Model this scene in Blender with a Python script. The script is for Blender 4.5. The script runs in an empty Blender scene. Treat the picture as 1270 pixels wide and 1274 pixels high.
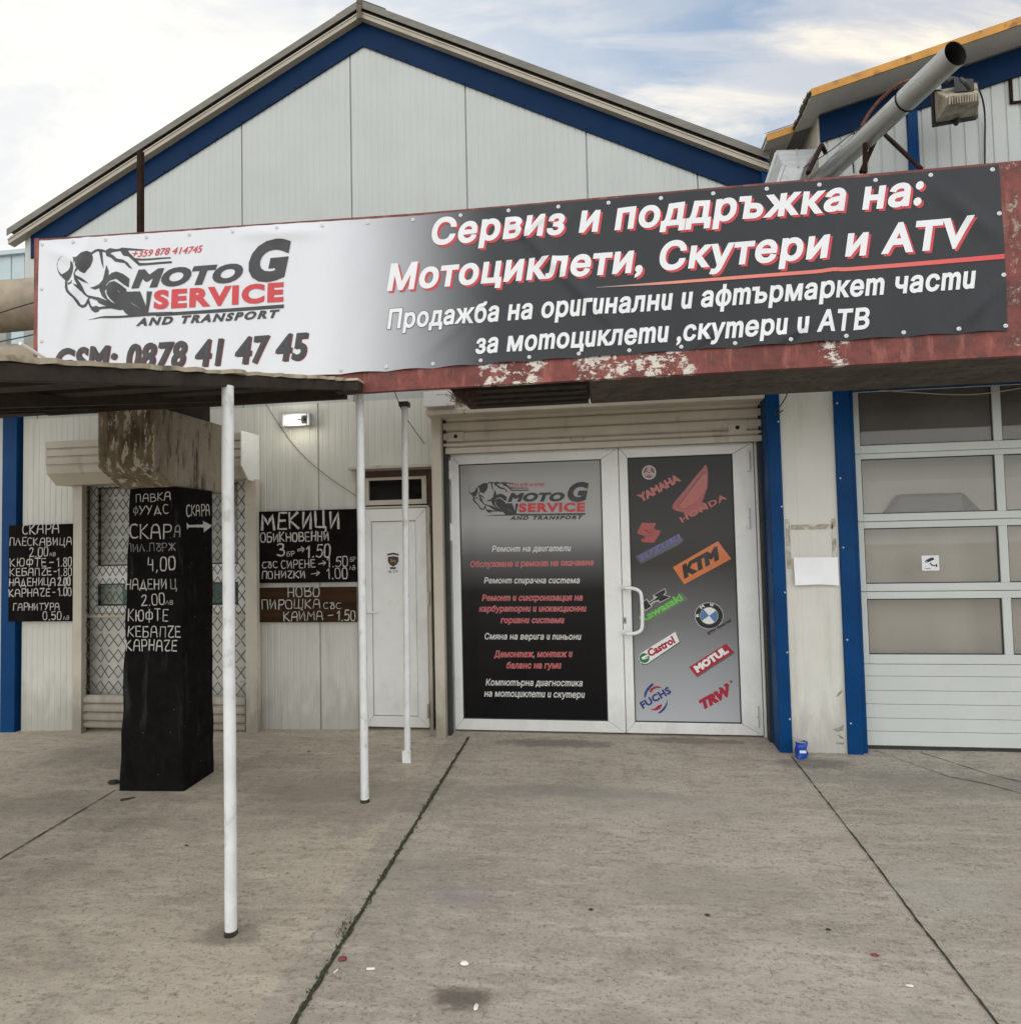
import bpy, bmesh, math, random
import numpy as np
from mathutils import Vector, Matrix, noise as mnoise
from mathutils.geometry import interpolate_bezier, delaunay_2d_cdt
random.seed(7)
SC = bpy.context.scene
COL = SC.collection

# ------------------------------------------------------------------ camera
PF, YAW, PIT, ROL = 820.02, 0.14475, 0.041008, -0.021937
CAM = Vector((0.0, -4.75, 1.380))
_cy, _sy, _cp, _sp = math.cos(YAW), math.sin(YAW), math.cos(PIT), math.sin(PIT)
FWD = Vector((-_sy*_cp, _cy*_cp, _sp)); _r = Vector((_cy, _sy, 0)); _u = _r.cross(FWD)
RIGHT = _r*math.cos(ROL) + _u*math.sin(ROL); UP = -_r*math.sin(ROL) + _u*math.cos(ROL)
cam = bpy.data.cameras.new('camera'); cam_o = bpy.data.objects.new('camera', cam); COL.objects.link(cam_o)
cam.sensor_fit = 'HORIZONTAL'; cam.sensor_width = 36.0; cam.lens = PF/1270*36.0
cam.clip_start = 0.05; cam.clip_end = 2000
m = Matrix((RIGHT, UP, -FWD)).transposed().to_4x4(); m.translation = CAM
cam_o.matrix_world = m
SC.camera = cam_o

# ------------------------------------------------------------------ sky, sun, exposure
SUN_EL, SUN_AZ = math.radians(13), math.radians(-38)      # low, beyond the roof on the left
SUN_DIR = Vector((math.sin(SUN_AZ)*math.cos(SUN_EL), math.cos(SUN_AZ)*math.cos(SUN_EL), math.sin(SUN_EL)))
W = bpy.data.worlds.new('World'); SC.world = W; W.use_nodes = True
nt = W.node_tree; N = nt.nodes; Lk = nt.links
for n in list(N): N.remove(n)
def wn(t, **k):
    n = N.new(t)
    for a, b in k.items(): setattr(n, a, b)
    return n
def wmath(op, a, b=None, c=None):
    n = wn('ShaderNodeMath', operation=op)
    for i, v in enumerate((a, b, c)):
        if v is None: continue
        if isinstance(v, (int, float)): n.inputs[i].default_value = v
        else: Lk.new(v, n.inputs[i])
    return n.outputs[0]
def wmix(f, a, b, blend='MIX'):
    n = wn('ShaderNodeMix', data_type='RGBA', blend_type=blend)
    for s, v in ((0, f), (6, a), (7, b)):
        if isinstance(v, (int, float)): n.inputs[s].default_value = v
        elif isinstance(v, tuple): n.inputs[s].default_value = (*v, 1)
        else: Lk.new(v, n.inputs[s])
    return n.outputs[2]
sky = wn('ShaderNodeTexSky', sky_type='NISHITA', sun_disc=False, sun_elevation=SUN_EL, sun_rotation=SUN_AZ,
         air_density=1.0, dust_density=1.5, ozone_density=1.5)
tc = wn('ShaderNodeTexCoord'); sep = wn('ShaderNodeSeparateXYZ'); Lk.new(tc.outputs['Generated'], sep.inputs[0])
zz = wmath('ADD', wmath('MAXIMUM', sep.outputs[2], 0.0), 0.30)
cu = wmath('DIVIDE', sep.outputs[0], zz); cv = wmath('DIVIDE', sep.outputs[1], zz)
cmb = wn('ShaderNodeCombineXYZ'); Lk.new(cu, cmb.inputs[0]); Lk.new(cv, cmb.inputs[1])
mp = wn('ShaderNodeMapping'); Lk.new(cmb.outputs[0], mp.inputs[0])
mp.inputs['Location'].default_value = (0.1213, -5.7272, 4.7555); mp.inputs['Rotation'].default_value = (0, 0, math.radians(20.03)); mp.inputs['Scale'].default_value = (1.0, 2.2, 1)
n1 = wn('ShaderNodeTexNoise'); Lk.new(mp.outputs[0], n1.inputs['Vector'])
n1.inputs['Scale'].default_value = 1.9; n1.inputs['Detail'].default_value = 7; n1.inputs['Roughness'].default_value = 0.56; n1.inputs['Distortion'].default_value = 0.6
n2 = wn('ShaderNodeTexNoise'); Lk.new(mp.outputs[0], n2.inputs['Vector'])
n2.inputs['Scale'].default_value = 2.4; n2.inputs['Detail'].default_value = 8; n2.inputs['Roughness'].default_value = 0.6; n2.inputs['Distortion'].default_value = 0.8
def wramp(v, a, b):
    n = wn('ShaderNodeMapRange', interpolation_type='SMOOTHSTEP'); Lk.new(v, n.inputs[0])
    n.inputs[1].default_value = a; n.inputs[2].default_value = b; return n.outputs[0]
dt = wn('ShaderNodeVectorMath', operation='DOT_PRODUCT'); Lk.new(tc.outputs['Generated'], dt.inputs[0])
dt.inputs[1].default_value = SUN_DIR
glow = wramp(dt.outputs['Value'], 0.50, 1.02)             # thin cloud lit from behind near the sun
wz = wmath('SUBTRACT', wmath('MULTIPLY', sep.outputs[2], 0.95), wmath('MULTIPLY', sep.outputs[1], 0.35))
high = wramp(wz, 0.58, 0.93)                              # overhead and behind the viewer: unseen sky, brightness added to light the ground
mask = wmath('MAXIMUM', wramp(n1.outputs[0], 0.38, 0.58), glow)
skyc = wmix(1.0, sky.outputs[0], (0.11, 0.11, 0.105), 'MULTIPLY')
skyc = wmix(1.0, skyc, (0.10, 0.17, 0.27), 'ADD')
cloud = wmix(wramp(n2.outputs[0], 0.38, 0.62), (0.56, 0.59, 0.65), (1.0, 0.92, 0.78))
cloud = wmix(wmath('MULTIPLY', glow, 0.5), cloud, (1.08, 1.08, 1.04))
allc = wmix(mask, skyc, cloud)
allc = wmix(wmath('MULTIPLY', high, 0.92), allc, (1.45, 1.48, 1.48))
lowfront = wmath('MULTIPLY', wramp(sep.outputs[1], 0.1, -0.5), wramp(sep.outputs[2], 0.88, 0.45))   # unseen sky behind the viewer, brightened to light the lower facade
allc = wmix(wmath('MULTIPLY', lowfront, wmath('MULTIPLY_ADD', n2.outputs[0], -0.4, 1.08)), allc, (1.85, 1.87, 1.84))
bg = wn('ShaderNodeBackground'); Lk.new(allc, bg.inputs[0]); bg.inputs[1].default_value = 1.0
wo = wn('ShaderNodeOutputWorld'); Lk.new(bg.outputs[0], wo.inputs[0])
sun = bpy.data.lights.new('sun', 'SUN'); sun.energy = 0.7; sun.angle = math.radians(14); sun.color = (1.0, 0.9, 0.76)
sun_o = bpy.data.objects.new('sun', sun); COL.objects.link(sun_o)
sun_o.rotation_euler = (-SUN_DIR).to_track_quat('-Z', 'Y').to_euler(); sun_o.location = SUN_DIR*30
vs = SC.view_settings
SC.display_settings.display_device = 'sRGB'; vs.view_transform = 'Standard'; vs.look = 'None'; vs.exposure = 0.15; vs.gamma = 1.0; vs.use_curve_mapping = False
SC.cycles.max_bounces = 8

# ------------------------------------------------------------------ geometry helpers
SL = 0.0389
def gz(x, y):                                             # the forecourt rises to the wall and falls to the left
    t = max(0.0, -1.2-x)
    yy = y if y > -9 else -9 - (1-math.exp(-(-9-y)/12))*12
    t = min(t, 7)
    return SL*min(yy, 0.6) - (0.016*t + 0.002*t*t)*(1 if y > -2.5 else max(0.0, 1-(-2.5-y)/3))
def ray(px, py): return FWD + RIGHT*((px-635)/PF) + UP*((637-py)/PF)
def at(px, py, Y):                                        # a point of the photo on the vertical plane at depth Y
    d = ray(px, py); t = (Y-CAM.y)/d.y; return CAM + d*t
def atX(px, py, X):
    d = ray(px, py); t = (X-CAM.x)/d.x; return CAM + d*t
def onG(px, py, lift=0.0):
    p = CAM + ray(px, py)
    d = ray(px, py); t = -CAM.z/d.z if d.z < 0 else 5
    for _ in range(30):
        p = CAM + d*t; t = (gz(p.x, p.y)-CAM.z)/d.z
    p = CAM + d*t; p.z += lift
    return p
class MB:
    def __init__(s): s.v = []; s.f = []; s.parts = []
    def add(s, vs, fs):
        o = len(s.v); q = len(s.f); s.v += [tuple(v) for v in vs]; s.f += [tuple(i+o for i in f) for f in fs]; s.parts.append((o, len(s.v), q, len(s.f))); return s
    def box(s, x0, x1, y0, y1, z0, z1):
        x0, x1 = min(x0, x1), max(x0, x1); y0, y1 = min(y0, y1), max(y0, y1); z0, z1 = min(z0, z1), max(z0, z1)
        return s.add([(x0,y0,z0),(x1,y0,z0),(x1,y1,z0),(x0,y1,z0),(x0,y0,z1),(x1,y0,z1),(x1,y1,z1),(x0,y1,z1)],
                     [(0,3,2,1),(4,5,6,7),(0,1,5,4),(1,2,6,5),(2,3,7,6),(3,0,4,7)])
    def hexa(s, a, b):                                    # two quads (same winding) joined
        return s.add(list(a)+list(b), [(3,2,1,0),(4,5,6,7),(0,1,5,4),(1,2,6,5),(2,3,7,6),(3,0,4,7)])
    def bar(s, p, q, w, h, up=(0,0,1)):
        p, q = Vector(p), Vector(q); d = (q-p).normalized(); up = Vector(up)
        if abs(d.dot(up)) > 0.98: up = Vector((0,1,0))
        a = d.cross(up).normalized()*w/2; b = a.cross(d).normalized()*h/2
        return s.hexa([p-a-b, p+a-b, p+a+b, p-a+b], [q-a-b, q+a-b, q+a+b, q-a+b])
    def tube(s, path, r, n=10, cap=True):
        path = [Vector(p) for p in path]; k = len(path); vs = []; fs = []
        rr = r if isinstance(r, (list, tuple)) else [r]*k
        t0 = (path[1]-path[0]).normalized(); up = Vector((0,0,1)) if abs(t0.z) < .9 else Vector((1,0,0))
        a = t0.cross(up).normalized()
        for i, p in enumerate(path):
            t = ((path[min(i+1,k-1)]-path[max(i-1,0)])).normalized()
            a = (a - t*a.dot(t)).normalized(); b = t.cross(a)
            for j in range(n):
                th = 2*math.pi*j/n; vs.append(p + (a*math.cos(th)+b*math.sin(th))*rr[i])
        for i in range(k-1):
            for j in range(n):
                fs.append((i*n+j, i*n+(j+1)%n, (i+1)*n+(j+1)%n, (i+1)*n+j))
        if cap: fs.append(tuple(range(n-1,-1,-1))); fs.append(tuple((k-1)*n+j for j in range(n)))
        return s.add(vs, fs)
    def prism(s, pts, y0, y1):                            # XZ outline given thickness in Y (front y0 < y1)
        n = len(pts); vs = [(x,y0,z) for x,z in pts]+[(x,y1,z) for x,z in pts]
        fs = [tuple(range(n)), tuple(range(2*n-1,n-1,-1))]+[((i+1)%n, i, n+i, n+(i+1)%n) for i in range(n)]
        return s.add(vs, fs)
    def prismx(s, pts, x0, x1):                           # YZ outline extruded along X
        n = len(pts); vs = [(x0,y,z) for y,z in pts]+[(x1,y,z) for y,z in pts]
        fs = [tuple(range(n)), tuple(range(2*n-1,n-1,-1))]+[((i+1)%n, i, n+i, n+(i+1)%n) for i in range(n)]
        return s.add(vs, fs)
    def lathe(s, c, prof, axis='y', n=14):                # prof: (radius, offset along axis)
        vs = []; fs = []
        for r, h in prof:
            for j in range(n):
                th = 2*math.pi*j/n; a, b = r*math.cos(th), r*math.sin(th)
                vs.append({'y': (c[0]+a, c[1]+h, c[2]+b), 'z': (c[0]+a, c[1]+b, c[2]+h), 'x': (c[0]+h, c[1]+a, c[2]+b)}[axis])
        k = len(prof)
        for i in range(k-1):
            for j in range(n): fs.append((i*n+j, i*n+(j+1)%n, (i+1)*n+(j+1)%n, (i+1)*n+j))
        fs.append(tuple(range(n))); fs.append(tuple((k-1)*n+j for j in range(n)))
        return s.add(vs, fs)
    def each(s, name, mat, parent=None, **k):
        r = []
        for (v0, v1, f0, f1) in s.parts:
            m_ = MB(); m_.add(s.v[v0:v1], [tuple(i-v0 for i in f) for f in s.f[f0:f1]]); r.append(m_.build(name, mat, parent, **k))
        return r
    def build(s, name, mat, parent=None, bevel=0, smooth=False, recalc=True, kind=None):
        me = bpy.data.meshes.new(name)
        org = Vector(parent['_o']) if parent is not None else None
        off = org if org is not None else Vector((0,0,0))
        me.from_pydata([tuple(Vector(v)-off) for v in s.v], [], s.f); me.validate()
        if recalc:
            bm = bmesh.new(); bm.from_mesh(me); bmesh.ops.recalc_face_normals(bm, faces=bm.faces); bm.to_mesh(me); bm.free()
        if smooth:
            for p in me.polygons: p.use_smooth = True
        me.materials.append(mat)
        o = bpy.data.objects.new(name, me); COL.objects.link(o)
        if parent is not None:
            o.parent = parent; o['_o'] = tuple(off)
        else: o['_o'] = (0,0,0)
        if bevel:
            b = o.modifiers.new('bevel', 'BEVEL'); b.width = bevel; b.segments = 2; b.limit_method = 'ANGLE'; b.angle_limit = 0.6
        if smooth:
            try: me.set_sharp_from_angle(angle=0.7)
            except Exception: pass
        if kind: o['kind'] = kind
        return o
def thing(name, label, cat, loc, group=None):
    o = bpy.data.objects.new(name, None); COL.objects.link(o); o.empty_display_size = .1
    o.location = loc; o['_o'] = tuple(loc); o['label'] = label; o['category'] = cat
    if group: o['group'] = group
    return o
def tag(o, label, cat, group=None):
    o['label'] = label; o['category'] = cat
    if group: o['group'] = group
    return o

# ------------------------------------------------------------------ materials (all procedural)
def mk(name, col, rough=.6, metal=0, var=.12, scale=6, stretch=(1,1,1), dirt=None, damt=.0, dscale=3, dlo=.55, dhi=.75, dstretch=(1,1,1),
       bump=0, bscale=40, coat=0, spec=.5, spots=None, spscale=40, spth=.12, foot=0):
    mt = bpy.data.materials.new(name); mt.use_nodes = True; t = mt.node_tree; b = t.nodes['Principled BSDF']; L = t.links
    geo = t.nodes.new('ShaderNodeNewGeometry')
    def noise(sc, st, det=6, rg=.6):
        mp = t.nodes.new('ShaderNodeMapping'); L.new(geo.outputs['Position'], mp.inputs[0]); mp.inputs['Scale'].default_value = st
        n = t.nodes.new('ShaderNodeTexNoise'); L.new(mp.outputs[0], n.inputs['Vector'])
        n.inputs['Scale'].default_value = sc; n.inputs['Detail'].default_value = det; n.inputs['Roughness'].default_value = rg
        return n.outputs[0]
    def ramp(v, a, c, lo=0.0, hi=1.0):
        n = t.nodes.new('ShaderNodeMapRange'); n.interpolation_type = 'SMOOTHSTEP'; L.new(v, n.inputs[0])
        n.inputs[1].default_value = a; n.inputs[2].default_value = c; n.inputs[3].default_value = lo; n.inputs[4].default_value = hi
        return n.outputs[0]
    def mix(f, a, c):
        n = t.nodes.new('ShaderNodeMix'); n.data_type = 'RGBA'
        for s_, v in ((0, f), (6, a), (7, c)):
            if isinstance(v, tuple): n.inputs[s_].default_value = (*v, 1)
            elif isinstance(v, (int, float)): n.inputs[s_].default_value = v
            else: L.new(v, n.inputs[s_])
        return n.outputs[2]
    c0 = tuple(x*(1-var) for x in col); c1 = tuple(min(1, x*(1+var)) for x in col)
    c = mix(ramp(noise(scale, stretch), .3, .7), c0, c1)
    if dirt: c = mix(ramp(noise(dscale, dstretch), dlo, dhi, 0, damt), c, dirt)
    if spots:
        v = t.nodes.new('ShaderNodeTexVoronoi'); L.new(geo.outputs['Position'], v.inputs['Vector']); v.inputs['Scale'].default_value = spscale
        c = mix(ramp(v.outputs['Distance'], spth, spth*.6), c, spots)
    if foot:
        sx_ = t.nodes.new('ShaderNodeSeparateXYZ'); L.new(geo.outputs['Position'], sx_.inputs[0])
        ad = t.nodes.new('ShaderNodeMath'); ad.operation = 'MULTIPLY_ADD'; L.new(noise(9, (1.6,1.6,.5)), ad.inputs[0]); ad.inputs[1].default_value = -.75; L.new(sx_.outputs[2], ad.inputs[2])
        c = mix(ramp(ad.outputs[0], .06, -.40, 0, foot), c, (.17,.145,.115))
    L.new(c, b.inputs['Base Color'])
    b.inputs['Metallic'].default_value = metal; b.inputs['Specular IOR Level'].default_value = spec
    L.new(ramp(noise(scale*2.3, stretch), .25, .75, max(.02, rough-.08), min(1, rough+.1)), b.inputs['Roughness'])
    if coat: b.inputs['Coat Weight'].default_value = coat; b.inputs['Coat Roughness'].default_value = .05
    if bump:
        bp = t.nodes.new('ShaderNodeBump'); bp.inputs['Strength'].default_value = bump; bp.inputs['Distance'].default_value = .01
        L.new(noise(bscale, stretch, 8, .65), bp.inputs['Height']); L.new(bp.outputs[0], b.inputs['Normal'])
    mt['h'] = 1
    return mt
M = {}
M['panel'] = mk('white_panel', (.435,.46,.445), .42, var=.03, scale=2, dirt=(.38,.38,.35), damt=.3, dscale=1.6, dstretch=(6,6,.6), dlo=.5, dhi=.8)  # upper walls coloured darker than panel_low to offset the stronger light there
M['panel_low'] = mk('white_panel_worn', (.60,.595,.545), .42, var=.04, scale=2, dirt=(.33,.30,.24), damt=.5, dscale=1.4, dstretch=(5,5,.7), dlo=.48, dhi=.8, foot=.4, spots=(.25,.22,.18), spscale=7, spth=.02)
M['pvc'] = mk('white_pvc', (.77,.775,.76), .32, var=.04, scale=3, dirt=(.45,.43,.39), damt=.38, dscale=4, dstretch=(1,1,.5), dlo=.55, dhi=.8, foot=.22)
M['garage_white'] = mk('garage_white', (.52,.55,.528), .38, var=.03, scale=3, dirt=(.45,.46,.42), damt=.3, dscale=4, dlo=.55, dhi=.8)
M['cream'] = mk('cream_metal', (.52,.48,.40), .45, var=.07, scale=4, dirt=(.20,.14,.09), damt=.7, dscale=5, dstretch=(1,1,.35), dlo=.58, dhi=.8, spots=(.10,.05,.03), spscale=14, spth=.045, foot=.7)
M['blue'] = mk('blue_sheet', (.0012,.042,.145), .45, spec=.12, var=.12, scale=3, dirt=(.02,.06,.14), damt=.4, dscale=5, dlo=.56, dhi=.8)
M['blue_up'] = mk('blue_flashing', (.0008,.017,.058), .5, spec=.1, var=.1, scale=2)
M['verge'] = mk('weathered_verge', (.15,.14,.12), .6, var=.15, scale=5, stretch=(1,1,4))
M['verge_light'] = mk('beige_verge', (.36,.325,.265), .5, var=.08, scale=4, dirt=(.22,.18,.13), damt=.5)
M['brown_gap'] = mk('gap_shade_brown', (.05,.028,.016), .9, var=.3, scale=20)  # shade of the gap below the roof edge, put into a dark brown
M['dark'] = mk('dark_void', (.012,.012,.013), .8, var=.3)
M['rubber'] = mk('black_rubber', (.02,.02,.02), .6, var=.2)
M['rust'] = mk('rusty_steel', (.022,.010,.007), .9, spec=.15, var=.4, scale=18, bump=.3, bscale=60)
M['brownframe'] = mk('brown_paint', (.058,.022,.015), .6, var=.3, scale=12)
M['darkwood'] = mk('dark_timber', (.030,.021,.015), .85, var=.35, scale=9, stretch=(1,1,1), bump=.3, bscale=30)
M['white_paint'] = mk('white_post_paint', (.70,.71,.71), .5, var=.07, scale=9, dirt=(.30,.285,.25), damt=.45, dscale=22, dstretch=(1,1,.5), dlo=.56, dhi=.70, bump=.15, bscale=50)
M['black_paint'] = mk('black_paint', (.0055,.005,.005), .8, spec=.10, var=.35, scale=8, dirt=(.032,.031,.029), damt=.8, dscale=5, dstretch=(3,3,.4), dlo=.56, dhi=.72, bump=.35, bscale=35, spots=(.3,.29,.27), spscale=19, spth=.05)
M['board'] = mk('blackboard', (.007,.0055,.005), .85, spec=.08, var=.3, scale=10, dirt=(.016,.012,.010), damt=.7, dscale=6)
M['board_brown'] = mk('brown_board', (.040,.021,.010), .85, spec=.08, var=.3, scale=7, stretch=(.6,1,3), dirt=(.025,.016,.011), damt=.8, dscale=6)
M['chalk'] = mk('chalk', (.56,.55,.52), .95, var=.2, scale=60, dirt=(.12,.115,.11), damt=.85, dscale=120, dlo=.5, dhi=.68)
M['chalk_dim'] = mk('faint_chalk', (.30,.295,.28), .95, var=.3, scale=60, dirt=(.05,.05,.05), damt=.9, dscale=110, dlo=.46, dhi=.62)
M['steel'] = mk('galvanised', (.36,.37,.37), .5, metal=.2, var=.12, scale=12)
M['flue'] = mk('grey_flue', (.42,.42,.40), .33, metal=.55, var=.1, scale=6, dirt=(.2,.19,.17), damt=.5)
M['soot'] = mk('soot', (.010,.009,.008), .95, var=.3)
M['lamp_old'] = mk('weathered_aluminium', (.34,.30,.23), .6, metal=.25, var=.25, scale=16, dirt=(.11,.08,.05), damt=.8, dscale=14, dlo=.48, dhi=.7)
M['yellow'] = mk('orange_verge', (.50,.235,.035), .6, var=.15, scale=7, dirt=(.16,.08,.03), damt=.7, dscale=12, dlo=.56, dhi=.7)
M['soffit'] = mk('grey_soffit', (.50,.49,.46), .55, var=.08, scale=4)
M['lichen'] = mk('mossy_edge', (.10,.085,.06), .95, var=.5, scale=25, bump=.6, bscale=50)
M['insul'] = mk('pipe_wrap', (.30,.25,.19), .9, var=.2, scale=6, dirt=(.15,.12,.09), damt=.7, bump=.5, bscale=14)
M['lightblue'] = mk('pale_blue_sheet', (.44,.52,.55), .5, var=.05, scale=3, dirt=(.3,.33,.33), damt=.4)
M['teal'] = mk('teal_plastic', (.006,.19,.20), .4, var=.15)
M['curtain'] = mk('grey_curtain', (.80,.80,.76), .9, var=.15, scale=12, stretch=(3,1,.4))
M['wire'] = mk('grille_wire', (.13,.115,.095), .5, metal=.3, var=.25, scale=18)
M['white_print'] = mk('white_print', (.72,.725,.75), .45, var=.02)
M['red_print'] = mk('red_print', (.52,.035,.045), .45, var=.04)
M['black_print'] = mk('black_print', (.030,.031,.032), .45, var=.08)
M['paper'] = mk('paper', (.80,.80,.83), .7, var=.03)
M['can'] = mk('blue_can', (.008,.055,.36), .35, var=.15, scale=20)
M['straw'] = mk('dry_grass', (.075,.05,.03), .95, var=.5, scale=30)
M['moss'] = mk('moss', (.060,.066,.025), .95, var=.4, scale=40)
M['leaf'] = mk('red_leaf', (.17,.03,.028), .7, var=.3)
M['litter'] = mk('white_litter', (.74,.72,.66), .7, var=.08)
M['twig'] = mk('dark_twig', (.035,.028,.02), .9, var=.4)
M['hose'] = mk('red_brown_cable', (.16,.055,.035), .6, var=.3, scale=30)
M['sheet_old'] = mk('weathered_sheet', (.42,.36,.26), .85, var=.2, scale=10, dirt=(.10,.085,.06), damt=.8, dscale=9, dlo=.5, dhi=.68, bump=.3)
M['tape'] = mk('tape_residue', (.36,.32,.26), .85, var=.25, scale=30, dirt=(.58,.57,.53), damt=.9, dscale=22, dlo=.48, dhi=.62)
M['eyelet'] = mk('eyelet', (.55,.55,.56), .4, metal=.3, var=.05)
M['crack'] = mk('joint_dirt', (.035,.032,.022), .95, var=.5, scale=30, bump=.4)
M['scuff'] = mk('scuff', (.27,.25,.22), .8, var=.3, scale=40)

def acrylic(name, col, rough):
    mt = mk(name, col, rough, var=.05, scale=1.2, spec=.6); return mt
M['glass_dark'] = acrylic('dark_glass', (.008,.008,.009), .03)
M['pane'] = mk('smoked_acrylic', (.085,.078,.07), .12, var=.14, scale=2.4, spec=1.0, dirt=(.13,.12,.105), damt=.6, dscale=3, dlo=.45, dhi=.75)
def glassmix(name):
    mt = bpy.data.materials.new(name); mt.use_nodes = True; t = mt.node_tree
    for n in list(t.nodes): t.nodes.remove(n)
    o = t.nodes.new('ShaderNodeOutputMaterial'); mx = t.nodes.new('ShaderNodeMixShader'); tr = t.nodes.new('ShaderNodeBsdfTransparent'); gl = t.nodes.new('ShaderNodeBsdfGlossy')
    fr = t.nodes.new('ShaderNodeFresnel'); fr.inputs[0].default_value = 1.5; gl.inputs['Roughness'].default_value = .03
    tr.inputs[0].default_value = (.86,.9,.88,1)
    t.links.new(fr.outputs[0], mx.inputs[0]); t.links.new(tr.outputs[0], mx.inputs[1]); t.links.new(gl.outputs[0], mx.inputs[2]); t.links.new(mx.outputs[0], o.inputs[0])
    return mt
M['vehicle'] = mk('pale_vehicle_paint', (.84,.815,.77), .35, var=.06, scale=2)
def emit(name, col, s):
    mt = bpy.data.materials.new(name); mt.use_nodes = True; b = mt.node_tree.nodes['Principled BSDF']
    b.inputs['Base Color'].default_value = (.8,.8,.8,1); b.inputs['Emission Color'].default_value = (*col,1); b.inputs['Emission Strength'].default_value = s
    return mt
M['tube_lit'] = emit('lit_lamp', (1,.96,.84), 5)

def nodes_mat(name):
    mt = bpy.data.materials.new(name); mt.use_nodes = True; t = mt.node_tree; return mt, t, t.nodes['Principled BSDF'], t.links
class G:                                                  # tiny node helper
    def __init__(s, t): s.t = t; s.L = t.links; s.geo = t.nodes.new('ShaderNodeNewGeometry'); s.pos = s.geo.outputs['Position']
    def set(s, n, i, v):
        if isinstance(v, tuple): n.inputs[i].default_value = (*v, 1) if len(v) == 3 and n.inputs[i].type == 'RGBA' else v
        elif isinstance(v, (int, float)): n.inputs[i].default_value = v
        else: s.L.new(v, n.inputs[i])
    def noise(s, sc, st=(1,1,1), det=6, rg=.6, loc=(0,0,0), dist=0, rot=(0,0,0)):
        mp = s.t.nodes.new('ShaderNodeMapping'); s.L.new(s.pos, mp.inputs[0]); mp.inputs['Scale'].default_value = st; mp.inputs['Location'].default_value = loc; mp.inputs['Rotation'].default_value = rot
        n = s.t.nodes.new('ShaderNodeTexNoise'); s.L.new(mp.outputs[0], n.inputs['Vector'])
        n.inputs['Scale'].default_value = sc; n.inputs['Detail'].default_value = det; n.inputs['Roughness'].default_value = rg; n.inputs['Distortion'].default_value = dist
        return n.outputs[0]
    def voro(s, sc):
        n = s.t.nodes.new('ShaderNodeTexVoronoi'); s.L.new(s.pos, n.inputs['Vector']); n.inputs['Scale'].default_value = sc; return n.outputs['Distance']
    def ramp(s, v, a, b, lo=0.0, hi=1.0):
        n = s.t.nodes.new('ShaderNodeMapRange'); n.interpolation_type = 'SMOOTHSTEP'; s.L.new(v, n.inputs[0])
        for i, q in ((1,a),(2,b),(3,lo),(4,hi)): n.inputs[i].default_value = q
        return n.outputs[0]
    def lin(s, v, a, b):
        n = s.t.nodes.new('ShaderNodeMapRange'); s.L.new(v, n.inputs[0]); n.inputs[1].default_value = a; n.inputs[2].default_value = b; return n.outputs[0]
    def mix(s, f, a, b, blend='MIX'):
        n = s.t.nodes.new('ShaderNodeMix'); n.data_type = 'RGBA'; n.blend_type = blend
        s.set(n, 0, f); s.set(n, 6, a); s.set(n, 7, b); return n.outputs[2]
    def math(s, op, a, b=None):
        n = s.t.nodes.new('ShaderNodeMath'); n.operation = op; s.set(n, 0, a)
        if b is not None: s.set(n, 1, b)
        return n.outputs[0]
    def bump(s, h, st, dist, b):
        n = s.t.nodes.new('ShaderNodeBump'); n.inputs['Strength'].default_value = st; n.inputs['Distance'].default_value = dist
        s.L.new(h, n.inputs['Height']); s.L.new(n.outputs[0], b.inputs['Normal'])
    def xyz(s):
        n = s.t.nodes.new('ShaderNodeSeparateXYZ'); s.L.new(s.pos, n.inputs[0]); return n.outputs

def hazy(name, tint, haze, hz):
    mt = glassmix(name); t = mt.node_tree; N_ = t.nodes; out = [n for n in N_ if n.type == 'OUTPUT_MATERIAL'][0]; mx = [n for n in N_ if n.type == 'MIX_SHADER'][0]
    tr = [n for n in N_ if n.type == 'BSDF_TRANSPARENT'][0]; tr.inputs[0].default_value = (*tint, 1)
    df = N_.new('ShaderNodeBsdfDiffuse'); m2 = N_.new('ShaderNodeMixShader'); gg = G(t)
    t.links.new(gg.mix(gg.ramp(gg.noise(1.3, det=2), .3, .7), haze, tuple(v*1.15 for v in haze)), df.inputs[0])
    t.links.new(gg.ramp(gg.noise(1.6, (1,1,.7), det=3, rg=.5), .3, .7, hz*.85, hz*1.2), m2.inputs[0]); t.links.new(mx.outputs[0], m2.inputs[1]); t.links.new(df.outputs[0], m2.inputs[2]); t.links.new(m2.outputs[0], out.inputs[0])
    return mt
M['clear'] = hazy('frosted_glass', (.88,.90,.88), (.66,.67,.63), .48)
M['clear2'] = glassmix('window_glass')
M['pane'] = hazy('smoked_acrylic', (.94,.93,.91), (.42,.40,.37), .15)
# forecourt concrete
mt, t, b, L = nodes_mat('forecourt_concrete'); g = G(t)
c = g.mix(g.ramp(g.noise(.7, det=5, dist=.5), .3, .7), (.375,.337,.288), (.455,.415,.36))
c = g.mix(g.ramp(g.noise(2.6, (1,2.2,1), det=8, rg=.7), .42, .70, 0, .7), c, (.30,.265,.222))
c = g.mix(g.ramp(g.noise(5.5, (.5,3.0,1), det=8, rg=.72, loc=(3,1,0)), .48, .66, 0, .55), c, (.53,.49,.43))
c = g.mix(g.ramp(g.noise(20, (.6,1.5,1), det=9, rg=.78), .50, .66, 0, .65), c, (.185,.162,.135))
c = g.mix(g.ramp(g.noise(60, det=6, rg=.8, loc=(1,4,2)), .52, .66, 0, .72), c, (.095,.080,.065))
c = g.mix(g.ramp(g.noise(70, det=5, rg=.8, loc=(7,2,2)), .54, .66, 0, .8), c, (.45,.42,.375))
c = g.mix(g.ramp(g.noise(11, (1,1.5,1), det=9, rg=.82, loc=(5,5,5)), .59, .67, 0, .55), c, (.105,.087,.072))
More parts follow.
